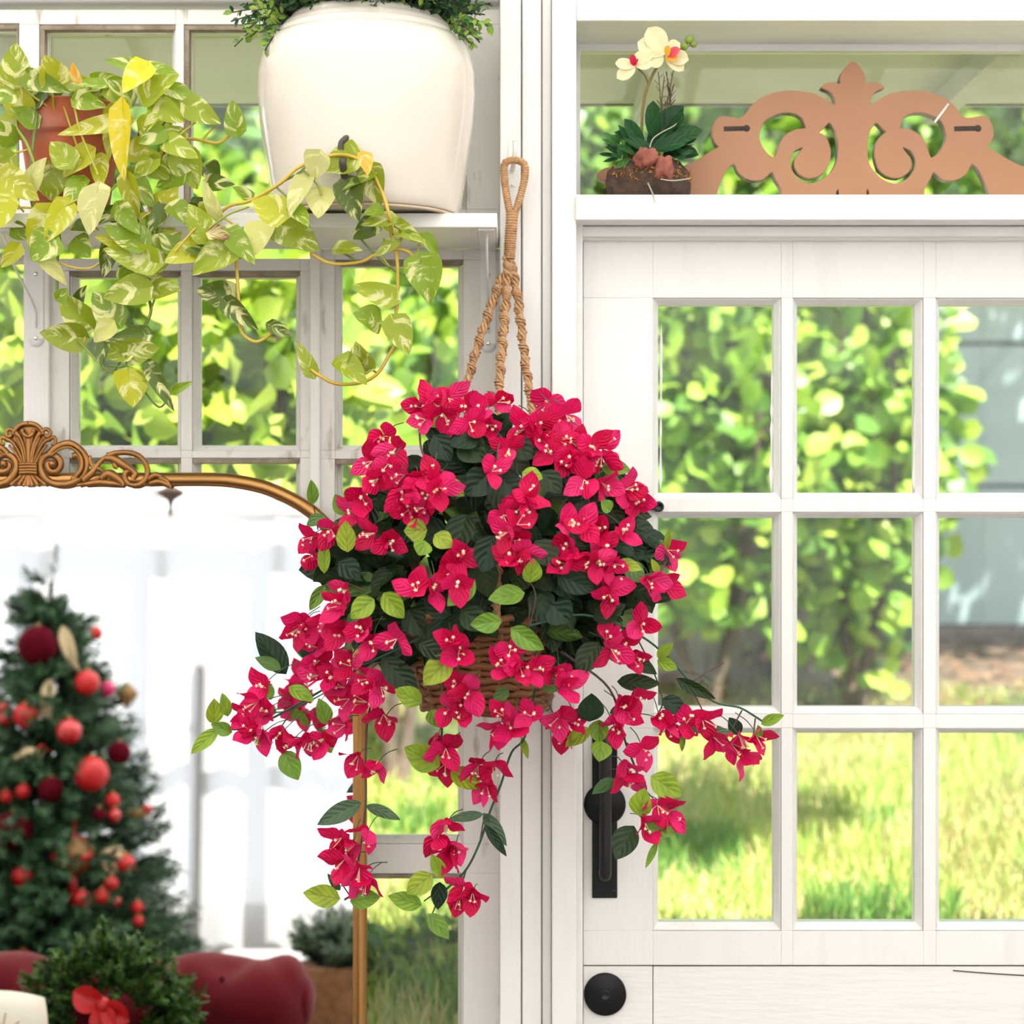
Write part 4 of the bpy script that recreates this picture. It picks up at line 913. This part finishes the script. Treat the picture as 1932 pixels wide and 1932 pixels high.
# dark narrow post outside the back window
a = RM(404, 1480, 9.0); mb = MB(); mb.smooth = False
mb.box((a.x-.028, -5.47, 0), (a.x+.028, -5.42, 1.48)); 
tag(mb.build('dark_post', M['bronze'], origin=(a.x,-5.45,0)), 'narrow dark strip standing behind the sheer curtain, seen in the mirror', 'post')
# pendant finial
c = RM(322, 975, 5.2); mb = MB()
mb.lathe([(.0003,-.02),(.002,0),(.007,.012),(.004,.024),(.009,.045),(.035,.062),(.04,.07),(.02,.08),(.006,.09)], c, 20)
mb.tube([c + Vector((0,0,.088)), Vector((c.x, c.y, roofz(c.y)+.02))], .003, 6)
tag(mb.build('pendant_finial', M['bronze'], origin=c), 'aged bronze pendant with a pointed finial hanging from the roof, seen in the mirror', 'pendant')

# ------------------------------------------------------------------ christmas tree (mirror)
random.seed(31)
TD = 6.1; tt = RM(122, 1042, TD); TC = Vector((RM(98,1500,TD).x, tt.y, 0)); TH_ = tt.z
TR = empty('christmas_tree', TC, 'dark green christmas tree hung with red baubles, seen in the mirror', 'christmas tree')
mb = MB(); mb.tube([TC, TC + Vector((0,0,TH_-.1))], [.03,.006], 8); mb.build('trunk', M['bark'], TR)
def tree_r(z): return .03 + .50 * max(0, (TH_ - .12 - z) / (TH_ - .12))**.74 * (1.06)
mb = MB()
def spray(a, d, L, cols, nn=26, nl=.030, w=.0065):
    for i in range(nn):
        t = (i+.5)/nn; q = a + d*L*t; r = Vector((U(-1,1),U(-1,1),U(-1,1))); r = (r - d*r.dot(d)).normalized()
        tip = q + (d*.7 + r*.75).normalized() * nl * U(.7,1.2); s = d.cross(r).normalized()*w*.5; c = random.choice(cols)
        k = len(mb.v); mb.vert(q-s, col=c); mb.vert(q+s, col=c); mb.vert(tip+s*.4, col=c); mb.vert(tip-s*.4, col=c); mb.face((k,k+1,k+2,k+3), smooth=False)
FC = [(.018,.07,.024), (.03,.10,.03), (.012,.045,.02), (.055,.15,.055)]
for i in range(1150):
    z = .2 + (TH_-.28) * (1 - math.sqrt(R())) ; a = U(0, 2*PI); rr = tree_r(z); r0 = rr * U(.35,.8)
    d = Vector((math.cos(a), math.sin(a), U(.0,.45))).normalized(); L = rr * 1.06 - r0 + U(-.03,.05)
    spray(TC + Vector((math.cos(a)*r0, math.sin(a)*r0, z)), d, max(.08, L), FC, 40, .036, .008)
    if i % 3 == 0: spray(TC + Vector((0,0,z)), Vector((math.cos(a),math.sin(a),.1)), r0+.05, FC, 30, .06, .014)
spray(TC + Vector((0,0,TH_-.22)), Vector((0.06,0,1)).normalized(), .24, FC, 60); 
for a in range(34): spray(TC + Vector((0,0,TH_-.20-.007*a)), Vector((math.cos(a*2.4),math.sin(a*2.4),1.2)).normalized(), .07+.003*a, FC, 34, .036, .008)
mb.build('needles', M['fir'], TR)
def tree_pt(px, py, pad=.0):
    zt_ = RM(px, py, TD).z; rr = tree_r(zt_); off = RM(px, py, TD).x - TC.x
    q = math.sqrt(max(.0, rr*rr - off*off)) * .9
    return RM(px, py, TD - q - pad)
bau = [(72,1218,38,'bvelvet','largest burgundy velvet bauble near the treetop'),(165,1288,24,'bred','red satin bauble right of the tree middle, beside the pink one'),(203,1300,15,'bpink','only pink bauble, next to the brown finial'),(48,1350,24,'bred','matte red bauble left of the gold feather'),(8,1338,12,'bred','small red bauble at the left edge, upper of a pair'),(8,1360,14,'bred','small red bauble at the left edge, lower of a pair'),(131,1380,25,'bredshiny','glossy crinkled red bauble at the middle of the tree'),(173,1460,33,'bred','largest bright red satin bauble'),(97,1490,24,'bvelvet','burgundy velvet bauble below the glossy one'),(44,1493,14,'bred','small red bauble left of the burgundy velvet one'),(12,1503,13,'bred','small red bauble above the darkest large one'),(213,1510,14,'bred','small red bauble above the red-headed bird, upper of two'),(216,1538,13,'bredshiny','small glossy bauble beside the red-headed bird'),(188,1536,12,'bvelvet','small dark bauble left of the glossy small one'),(25,1568,37,'bvelvet','large near-black velvet bauble at the left edge'),(42,1655,20,'bred','red bauble below the large near-black one'),(155,1697,17,'bred','red bauble behind the tassel'),(210,1667,14,'bred','small red bauble right of the tassel, highest of three'),(192,1691,14,'bred','small dark red bauble of the lower right three'),(219,1700,10,'bredshiny','tiny glossy bauble of the lower right three'),(260,1712,12,'bred','small red bauble at the right tip, upper'),(262,1738,11,'bred','small red bauble at the right tip, lower'),(43,1822,30,'bred','large red bauble lowest on the tree above the cushion'),(182,1195,13,'bred','small red bauble on the upper right side'),(226,1420,22,'bvelvet','burgundy bauble peeking from behind the right side'),(238,1630,18,'bred','red bauble behind the dried flower ball')]
for px, py, r, m_, lab in bau:
    c = tree_pt(px, py, .085); rr = r * TD / F * .95; mb = MB(); mb.ball(c, rr, n=20)
    top = MB(); top.lathe([(.006, rr*.97), (.006, rr+.006), (.0005, rr+.007)], c, 10)
    o = tag(mb.build('bauble', M[m_], origin=c), lab + ', seen in the mirror', 'bauble', 'baubles on the christmas tree'); top.build('cap', M['goldthread'], o)
def thing_at(name, c, label, cat): return empty(name, c, label, cat)
for px, py, ang, lab in ((60, 1422, .5, 'orange-breasted bird ornament perched left on the tree, seen in the mirror'), (258, 1535, -.4, 'brown bird ornament with red head at the right of the mirrored tree')):
    c = tree_pt(px, py, .05); t = thing_at('bird_ornament', c, lab, 'ornament'); mb = MB(); mb.ball(c, .026, (1.5,.9,.85), 14); mb.build('body', M['brown'] if px > 100 else M['straw'], t)
    mb = MB(); mb.ball(c + Vector((.032,0,.014)), .015, n=12); mb.tube([c+Vector((.045,0,.014)), c+Vector((.058,0,.012))], [.004,.0005], 6); mb.build('head', M['bred'], t)
    mb = MB(); mb.leaf(c + Vector((-.025,0,0)), c + Vector((-.085,0,-.03)), .02, 'oval'); mb.build('tail', M['straw'], t)
c = tree_pt(140, 1612, .05); t = thing_at('wicker_bell_ornament', c, 'brown woven ball ornament with red trim and a red tassel, seen in the mirror', 'ornament')
mb = MB(); mb.ball(c, .062, (1,1,.85), 18); mb.build('ball', M['brown'], t)
mb = MB(); mb.lathe([(.060,-.012),(.070,-.012),(.070,.004),(.060,.004)], c, 24, caps=False); mb.tube([c+Vector((0,0,.05)), c+Vector((0,0,.11))], .003, 5)
for a in range(4): mb.tube([c + Vector((math.cos(a*PI/2+.4)*.066*math.sin(th), math.sin(a*PI/2+.4)*.066*math.sin(th), .056*math.cos(th))) for th in [i*PI/10 for i in range(11)]], .003, 5)
mb.build('trim_cord', M['bred'], t); mb = MB(); mb.lathe([(.004,-.055),(.012,-.075),(.014,-.15),(.0001,-.15)], c, 12); mb.build('tassel', M['bred'], t)
c = tree_pt(240, 1308, .02); mb = MB(); mb.lathe([(.0005,-.055),(.012,-.035),(.034,-.01),(.036,.004),(.018,.02),(.008,.03),(.0005,.035)], c, 18); tag(mb.build('finial_ornament', M['brown'], origin=c), 'ribbed golden brown onion ornament at the upper right of the tree, seen in the mirror', 'ornament')
c = tree_pt(214, 1622, .05); mb = MB()
for i in range(60):
    d = Vector((U(-1,1),U(-1,1),U(-1,1))).normalized(); mb.ball(c + d*.04, .008, n=6)
tag(mb.build('dried_flower_ball', M['straw'], origin=c), 'round bunch of dried straw-coloured seed heads on the tree, seen in the mirror', 'ornament')
for (a, b), (d, e), lab in (((118,1180),(142,1260),'upper feather-like gold leaf pick beside the large velvet bauble'), ((96,1280),(84,1350),'middle gold leaf pick left of the tree centre'), ((72,1650),(35,1712),'lower gold leaf pick above the cushion')):
    A = tree_pt(a, b, .05); B = tree_pt(d, e, .06); mb = MB()
    mb.leaf(A, B, .045, 'oval', N=Vector((0,1,.2)), nu=4, nv=8)
    for i in range(14):
        t_ = .15 + .06*i; q = A + (B-A)*t_; mb.tube([q, q + Vector((.02,0,-.02))], .0015, 4); mb.tube([q, q + Vector((-.02,0,-.02))], .0015, 4)
    tag(mb.build('gold_leaf_pick', M['straw'], origin=A), lab + ', seen in the mirror', 'ornament')

# ------------------------------------------------------------------ sofa, wreath, cushion, planter (mirror)
SD = 4.55
sR = RM(560, 1860, SD); sL = RM(230, 1860, SD); top = RM(450, 1806, SD)
SO = empty('tufted_sofa', Vector(((sR.x+sL.x)/2 - .3, sR.y, 0)), 'deep red button-tufted sofa with a rolled back, seen in the mirror', 'sofa')
mb = MB(); rows = []
x0, x1 = sR.x - 1.5, sR.x + .03; nx = 90; zt_ = top.z; Rr = .105
btn = [(x1 - .18 - .26*i, j) for i in range(6) for j in (0, 1)]
def tuft(x, s):
    d = 0
    for i in range(7):
        for j in range(3):
            bx = x1 - .20 - .22*i - (.11 if j % 2 else 0); bs = .10 + .14*j
            q = math.hypot(x-bx, s-bs); d += math.exp(-(q/.045)**2)
    return d
prof = []
for k in range(34):                          # roll section, then drop down the front
    if k < 20:
        th = -PI*.55 + k/19 * PI*1.30
        prof.append((math.sin(th)*Rr, math.cos(th)*Rr))
    else: prof.append((prof[19][0] - .02*(k-19)/14, prof[19][1] - .03*(k-19)))
rows = []
for (dy, dz), kk in zip(prof, range(34)):
    row = []
    for i in range(nx+1):
        x = x0 + (x1-x0)*i/nx; e = max(0, 1 - (x1-x)/.07); sh = math.sqrt(max(0, 1 - e*e*.85))
        tf = tuft(x, kk*.02 - .1); dm = abs(math.sin(PI*((x-x1)/.24 + kk*.02/.30)) * math.sin(PI*((x-x1)/.24 - kk*.02/.30)))**.5; rr = (sh - .25*tf + .22*dm - .08) if kk < 24 else 1 + .10*dm - .1*tf
        row.append(Vector((x, sR.y + dy*rr, zt_ - Rr + dz*rr)))
    rows.append(row)
mb.grid(rows)
mb.build('rolled_back', M['red'], SO)
mb = MB(); mb.ball(Vector((x1-.005, sR.y, zt_-Rr)), Rr*.55, (.35,1,1), 16); mb.build('roll_cap', M['red'], SO)
mb = MB(); mb.smooth = False; mb.box((x0, sR.y-.05, .12), (x1-.05, sR.y+.06, zt_-Rr)); mb.box((x0, sR.y+.0, .12), (x1-.02, sR.y+.60, .40)); mb.build('seat', M['red'], SO, bevel=.02)
for x in (x0+.06, x1-.10):
    for y in (sR.y, sR.y+.52): mb = MB(); mb.tube([(x,y,0),(x,y,.13)], [.018,.028], 10); mb.build('leg', M['bark'], SO)
mb = MB()
for i in range(7):
    x = x1 - .20 - .22*i; mb.ball(Vector((x, sR.y+.085, zt_-.04)), .009, (1,.6,1), 8)
mb.build('buttons', M['red'], SO)
# wreath
W = RM(210, 1885, 4.25); WR = empty('wreath', Vector((W.x, W.y, W.z-.25)), 'thick green cedar wreath with a red bow beside the red sofa, seen in the mirror', 'wreath')
mb = MB(); WCs = [(.03,.10,.01), (.05,.15,.015), (.08,.20,.02), (.02,.06,.01)]
for i in range(620):
    a = U(0, 2*PI); rr = .125 + U(-.05,.05); q = Vector((W.x + math.cos(a)*rr*1.0, W.y + U(-.04,.05), W.z - .06 + math.sin(a)*rr))
    d = Vector((math.cos(a)+U(-.8,.8), U(-.3,1.2), math.sin(a)+U(-.8,.8))).normalized(); spray(q, d, U(.04,.07), WCs, 24, .020, .008)
mb.build('greenery', M['fir'], WR)
mb = MB(); bcn = RM(195, 1895, 4.1)
for a, b in ((-.6, .6), (PI-.5, .5), (-1.4, .5)):
    mb.leaf(bcn, bcn + Vector((math.cos(a)*.07, .02, math.sin(a)*.06)), .06, 'round', N=Vector((0,1,0)), nu=6, nv=8, fold=.3, bend=.3)
mb.ball(bcn, .018, n=10); mb.build('bow', M['bred'], WR)
# cushion
C_ = RM(42, 1912, 4.0); CU = empty('cushion', Vector((C_.x, C_.y, C_.z-.15)), 'cream cushion with gold embroidery in front of the wreath, seen in the mirror', 'cushion')
mb = MB()
for sgn in (1, -1):
    rows = []
    for j in range(17):
        row = []
        for i in range(17):
            u = i/8-1; v = j/8-1; th = .045 * ((1-u**4)*(1-v**4))**.6
            row.append(Vector((C_.x - .065 + u*.122*(1-.13*v*v), C_.y + sgn*th - .03*v, C_.z - .075 + v*.12*(1-.13*u*u))))
        rows.append(row)
    mb.grid(rows, flip=sgn < 0)
mb.build('cover', M['cushion'], CU)
mb = MB()
for i in range(9):
    a = i*2*PI/9; o_ = Vector((C_.x-.03, C_.y+.05, C_.z-.04)); mb.tube([o_, o_ + Vector((math.cos(a)*.05, 0, math.sin(a)*.05))], .0012, 4)
mb.build('embroidery', M['goldthread'], CU)
# planter at the right edge of the mirror + white covered table
pq = RM(645, 1815, 5.4); PL = empty('wicker_planter', Vector((pq.x, pq.y, 0)), 'bushy grey-green plant in a brown wicker planter beside the sofa, seen in the mirror', 'potted plant')
mb = MB(); mb.lathe([(.0001,.001),(.095,.001),(.13,pq.z-.01),(.128,pq.z),(.118,pq.z-.02),(.0001,pq.z-.03)], Vector((pq.x,pq.y,0)), 30); mb.build('planter', M['wicker'], PL)
mb = MB(); GC = [(.05,.10,.05), (.10,.16,.09), (.03,.07,.04), (.15,.20,.12)]
for i in range(240):
    a = U(0,2*PI); d = Vector((math.cos(a)*U(.1,1), math.sin(a)*U(.1,1), U(.4,1.2))).normalized(); spray(Vector((pq.x,pq.y,pq.z-.01)) + Vector((d.x*.06,d.y*.06,0)), d, U(.08,.17), GC, 30, .028, .008)
mb.build('foliage', M['fir'], PL)
tq = RM(600, 1812, 5.9); mb = MB(); mb.smooth = False; mb.box((tq.x-.35, tq.y-.3, 0), (tq.x+.05, tq.y+.02, tq.z))
tag(mb.build('draped_table', M['white'], origin=(tq.x-.15, tq.y, 0), bevel=.02), 'white cloth-covered side table behind the red sofa, seen in the mirror', 'table')

# ------------------------------------------------------------------ OUTSIDE
random.seed(41)
def gz(d): return max(-.095 + .1*d, -.2) if d > 4.2 else .325 - (4.2-d)*.3
mb = MB(); rows = []
for j in range(60):
    d = 3.36 + j*.22; rows.append([Vector((x, d - CAMD, gz(d) + .02*noise.noise(Vector((x, d, 0))))) for x in [-9 + i*.4 for i in range(50)]])
mb.grid(rows); mb.build('ground', M['lawn'], kind='structure')
mb = MB(); rows = []
for j in range(14):
    d = 7.55 + j*.3; rows.append([Vector((x, d-CAMD + (.25*math.sin(x*1.3) if j == 0 else 0), gz(d) + .035 + .03*noise.noise(Vector((x*2, d*2, 0))))) for x in [-9 + i*.25 for i in range(80)]])
mb.grid(rows); mb.build('garden_bed', M['bed'], kind='structure').name = 'trim_11'
mb = MB()
GCs = [(.30,.42,.07), (.40,.50,.10), (.24,.36,.06), (.55,.55,.18), (.58,.48,.22), (.34,.50,.10)]
for i in range(52000):
    d = 4.1 + (4.3) * R()**.9; wd = d*.36; x = U(-wd, wd)
    if x < -.9 and R() < .6: continue
    c = random.choice(GCs); h = U(.03,.09) * (1.3 + .8*noise.noise(Vector((x*3, d*3, 5)))); a = U(0, PI); s = Vector((math.cos(a), math.sin(a), 0))*U(.0022,.005)
    if noise.noise(Vector((x*1.8, d*1.2, 9))) > .12: c = random.choice([(.50,.40,.20), (.42,.40,.16), (.30,.40,.09)])
    elif noise.noise(Vector((x*2.6, d*2.2, 2))) > .15: c = random.choice([(.10,.24,.04), (.16,.30,.05)])
    b = Vector((x, d-CAMD, gz(d))); t = b + Vector((U(-.05,.05), U(-.05,.05), h)); m_ = (b+t)/2 + Vector((0,0,h*.15))
    k = len(mb.v); mb.vert(b-s, col=c); mb.vert(b+s, col=c); mb.vert(m_+s*.8, col=c); mb.vert(m_-s*.8, col=c); mb.vert(t, col=c)
    mb.face((k,k+1,k+2,k+3), smooth=False); mb.face((k+3,k+2,k+4), smooth=False)
tag(mb.build('lawn_grass', M['grass'], origin=(0,2,.3)), 'sunlit green and straw-coloured lawn grass outside the door', 'grass', kind='stuff')
mb = MB()
for i in range(260):
    d = U(7.9, 9.6); x = U(-1, 3.4); b = Vector((x, d-CAMD, gz(d)+.06)); a = U(0, 6); mb.col = random.choice([(.35,.16,.07),(.45,.25,.12),(.28,.13,.08),(.5,.34,.2)])
    mb.leaf(b, b + Vector((math.cos(a)*.07, math.sin(a)*.07, .015)), .04, 'oval', N=Vector((0,0,1)), nu=2, nv=4)
tag(mb.build('fallen_leaves', M['leafout'], origin=(1.2,5,.8)), 'brown fallen leaves scattered on the garden bed in front of the shed', 'fallen leaves', kind='stuff')
# soffit added to stand in for the ceiling's reflection in the upper glass
mb = MB(); mb.smooth = False; ze = P(0, 190, .75).z
mb.box((-4, .18, ze), (4, .80, ze+.03)); mb.box((-4, .78, ze-.0), (4, .81, ze+.10)); mb.build('trim_12', M['soffit'], kind='structure')
mb = MB(); mb.smooth = False
for i in range(9): x = -2.2 + i*.62; mb.box((x-.02, .18, ze-.045), (x+.02, .78, ze))
mb.build('trim_13', M['soffit'], kind='structure')
# shed
YSH = 6.6
sd = empty('garden_shed', Vector((P(1900,0,YSH).x+1, YSH, gz(YSH+CAMD))), 'pale blue-grey panelled shed raised on stumps beyond the lawn', 'shed')
zb_ = P(0, 1182, YSH).z; xl = P(1640, 0, YSH).x; mb = MB(); mb.smooth = False
seam = [P(0, 648, YSH).z, P(0, 917, YSH).z]; lv = [zb_] + seam[::-1] + [4.2]
for a, b in zip(lv, lv[1:]): mb.box((xl, YSH, a+.012), (xl+4.5, YSH+.1, b-.012))
mb.build('wall_panels', M['shed'], sd)
mb = MB(); mb.smooth = False; mb.box((xl+.005, YSH+.02, zb_+.0), (xl+4.5, YSH+.09, 4.2)); 
for i in range(40): pass
mb.build('panel_joint', M['shedtrim'], sd)
mb = MB(); mb.smooth = False
for i in range(18): x = xl + .12 + i*.24; mb.box((x-.003, YSH-.004, zb_), (x+.003, YSH+.01, 4.1))
mb.build('panel_ribs', M['shed'], sd)
mb = MB(); mb.smooth = False; mb.box((xl-.1, YSH-.35, 4.2), (xl+4.7, YSH+2.6, 4.26)); mb.build('roof', M['shedtrim'], sd)
mb = MB(); mb.smooth = False
for i in range(6): x = xl+.1+i*.8; mb.box((x-.05,YSH+.15,gz(YSH+CAMD)-.05),(x+.05,YSH+.25,zb_+.01))
mb.build('stumps', M['fence'], sd)
mb = MB(); mb.smooth = False; mb.box((xl,YSH+1.6,.4),(xl+4.5,YSH+1.7,zb_+.3)); mb.build('underfloor_shade', M['gap'], sd)  # dark sheet put in for the shade of the void underneath
# fence
YFc = 5.35; x = P(1215,0,YFc).x
fn = empty('paling_fence', Vector((x+.4, YFc, gz(YFc+CAMD))), 'weathered grey paling fence behind the round-leaved shrub', 'fence')
mb = MB(); mb.smooth = False
while x < P(1560,0,YFc).x: mb.box((x, YFc, gz(YFc+CAMD)-.03), (x+.088, YFc+.018, P(0,985,YFc).z + U(-.01,.01))); x += .097
mb.build('palings', M['fence'], fn)
mb = MB(); mb.smooth = False
for py in (1060, 1290): z = P(0,py,YFc).z; mb.box((P(1215,0,YFc).x, YFc+.018, z-.03), (P(1560,0,YFc).x, YFc+.05, z+.03))
mb.build('rails', M['fence'], fn)
# shrubs
def shrub(name, label, cat, cx, cy, cz, rx, ry, rz, n, ls, kind, cols, trunks=3, group=None, seed=1, gbase=None, wr=.7, shell=.55):
    random.seed(seed); base = Vector((cx, cy, gz(cy+CAMD) if gbase is None else gbase)); t = empty(name, base, label, cat, group); mb = MB()
    for i in range(n):
        while True:
            d = Vector((U(-1,1),U(-1,1),U(-1,1)))
            if shell < d.length < 1: break
        lump = 1 + .35*noise.noise(Vector((d.x*2.2+seed, d.y*2.2, d.z*2.2)))
        p = Vector((cx + d.x*rx*lump, cy + d.y*ry*lump, cz + d.z*rz*lump))
        if p.z < base.z + .03: continue
        dd = (d*.7 + Vector((U(-1,1),U(-1,1),U(-.6,1)))).normalized(); l = ls*U(.7,1.25); c = random.choice(cols)
        mb.leaf(p, p + dd*l, l*wr, kind, N=Vector((U(-1,1), U(-1.4,-.2), U(.0,1.2))), nu=2, nv=4, col=c, bend=.12, fold=.1)
    mb.build('foliage', M['leafout'], t)
    for k in range(trunks):
        mb = MB()
        a = U(0,2*PI); tip = Vector((cx+math.cos(a)*rx*.6, cy+math.sin(a)*ry*.4, cz+rz*U(.2,.7)))
        mb.tube(spline([base + Vector((U(-.05,.05),U(-.05,.05),0)), (base+tip)/2 + Vector((U(-.1,.1),0,0)), tip], 5), [.028 - .0018*i for i in range(11)], 7); mb.build('branch', M['bark'], t)
    return t
BRT = [(.38,.50,.05), (.46,.58,.07), (.30,.44,.05), (.22,.36,.05), (.50,.60,.12)]
RND = [(.26,.44,.05), (.34,.52,.06), (.18,.34,.04), (.10,.22,.03), (.42,.56,.08)]
DRK = [(.05,.12,.02), (.08,.18,.03), (.03,.08,.02), (.14,.26,.04)]
def X(px, y): return P(px, 0, y).x
def Zp(py, y): return P(0, py, y).z
shrub('leafy_shrub', 'bright green pointed-leaved shrub outside the far left windows, behind the terracotta pot', 'shrub', X(90,1.9), 1.9, Zp(800,1.9), .42, .33, .62, 1300, .115, 'oval', BRT, seed=1, shell=.3)
shrub('leafy_shrub', 'bright green pointed-leaved shrub outside the middle of the left windows', 'shrub', X(470,2.1), 2.1, Zp(800,2.1), .38, .33, .62, 1300, .115, 'oval', BRT, seed=2, shell=.3)
shrub('leafy_shrub', 'mid green shrub outside the window left of the post', 'shrub', X(740,3.6), 3.6, Zp(760,3.6), .46, .35, .72, 1000, .115, 'round', RND, seed=3)
shrub('round_leaved_shrub', 'round-leaved green shrub outside the left column of door panes', 'shrub', X(1330,4.5), 4.5, Zp(790,4.5), .48, .35, .95, 1050, .115, 'round', RND, seed=4, wr=.8)
shrub('round_leaved_shrub', 'round-leaved green shrub outside the middle column of door panes', 'shrub', X(1620,4.7), 4.7, Zp(800,4.7), .42, .35, 1.05, 1050, .115, 'round', RND, seed=5, wr=.8)
shrub('dark_shrub', 'low dark green shrub outside the narrow window beside the mirror', 'shrub', X(760,1.6), 1.6, Zp(1880,1.6), .30, .22, .16, 900, .05, 'oval', DRK, seed=6, gbase=.3)
shrub('tall_shrub', 'tall green tree behind the carved scroll, seen through the transom', 'tree', X(1450,5.3), 5.3, Zp(300,5.3), 1.0, .35, .52, 1900, .11, 'round', RND+DRK, seed=7)
shrub('tall_shrub', 'tall dark tree behind the orchid and the white crock', 'tree', X(820,5.5), 5.5, Zp(450,5.5), .85, .35, .85, 2000, .11, 'round', DRK+RND, seed=8)
shrub('tall_shrub', 'tall dark green tree beyond the left windows', 'tree', X(150,5.4), 5.4, Zp(480,5.4), .85, .35, .95, 2000, .12, 'oval', DRK+RND, seed=9)
shrub('tall_shrub', 'dark tree at the top right behind the right end of the scroll', 'tree', X(1930,5.7), 5.7, Zp(240,5.7), .75, .35, .42, 1200, .10, 'round', DRK+RND, seed=10, trunks=0)
# backing hedge
random.seed(77)
hd = empty('hedge', Vector((-1.5, 6.2, .9)), 'dense dark green hedge behind all the garden shrubs', 'hedge')
mb = MB(); rows = []
for j in range(26):
    z = .5 + j*.16; rows.append([Vector((x, 6.15 + .25*noise.noise(Vector((x*1.6, z*1.6, 4))) + .0, z)) for x in [-5 + i*.18 for i in range(40)]])
mb.col = (.03,.06,.02); mb.grid(rows); mb.build('core', M['leafout'], hd)
mb = MB()
for i in range(5200):
    x = U(-4.4, X(1700,6.1)); z = U(.7, 4.6); y = 6.0 - U(0,.25) + .25*noise.noise(Vector((x*1.6,z*1.6,4))); c = random.choice(DRK+DRK+RND[:2]); b = Vector((x,y,z)); d = Vector((U(-1,1),U(-1,.2),U(-.8,.8))).normalized()*.11
    mb.leaf(b, b+d, .07, 'round', N=Vector((U(-1,1),-1,U(0,1))), nu=2, nv=4, col=c)
mb.build('foliage', M['leafout'], hd)
# overhanging trees above the frame (they shade lawn and shed)
shrub('overhanging_tree', 'tree canopy overhanging the lawn just outside the door', 'tree', 1.5, 1.67, 3.32, .44, .42, .25, 2300, .10, 'round', DRK+RND, seed=12, shell=.1, gbase=.2, trunks=0)
shrub('overhanging_tree', 'tree canopy in front of the shed', 'tree', 3.4, 5.0, 4.55, 1.6, .9, .4, 1900, .11, 'round', DRK+RND, seed=13, shell=.1, trunks=0)
# ------------------------------------------------------------------ camera and light
cam = bpy.data.cameras.new('camera'); co = bpy.data.objects.new('camera', cam); COL.objects.link(co)
co.location = CAM; co.rotation_euler = (PI/2, 0, 0); cam.sensor_width = 36; cam.lens = F / 1932 * 36
cam.clip_start = .05; cam.dof.use_dof = True; cam.dof.focus_distance = 3.0; cam.dof.aperture_fstop = cam.lens / 1000 / .021
scene.camera = co
w = bpy.data.worlds.new('world'); scene.world = w; w.use_nodes = True; bg = w.node_tree.nodes['Background']; bg.inputs[0].default_value = (.90,.95,1,1); bg.inputs[1].default_value = 1.5
sl = bpy.data.lights.new('sun', 'SUN'); so = bpy.data.objects.new('sun', sl); COL.objects.link(so); sl.energy = 13.0; sl.angle = .01; sl.color = (1,.95,.86)
so.rotation_euler = Vector((-.30, .50, -.95)).to_track_quat('-Z', 'Y').to_euler()
vs = scene.view_settings; vs.view_transform = 'Standard'; vs.look = 'None'; vs.gamma = 1; vs.use_curve_mapping = False; vs.exposure = 0.56
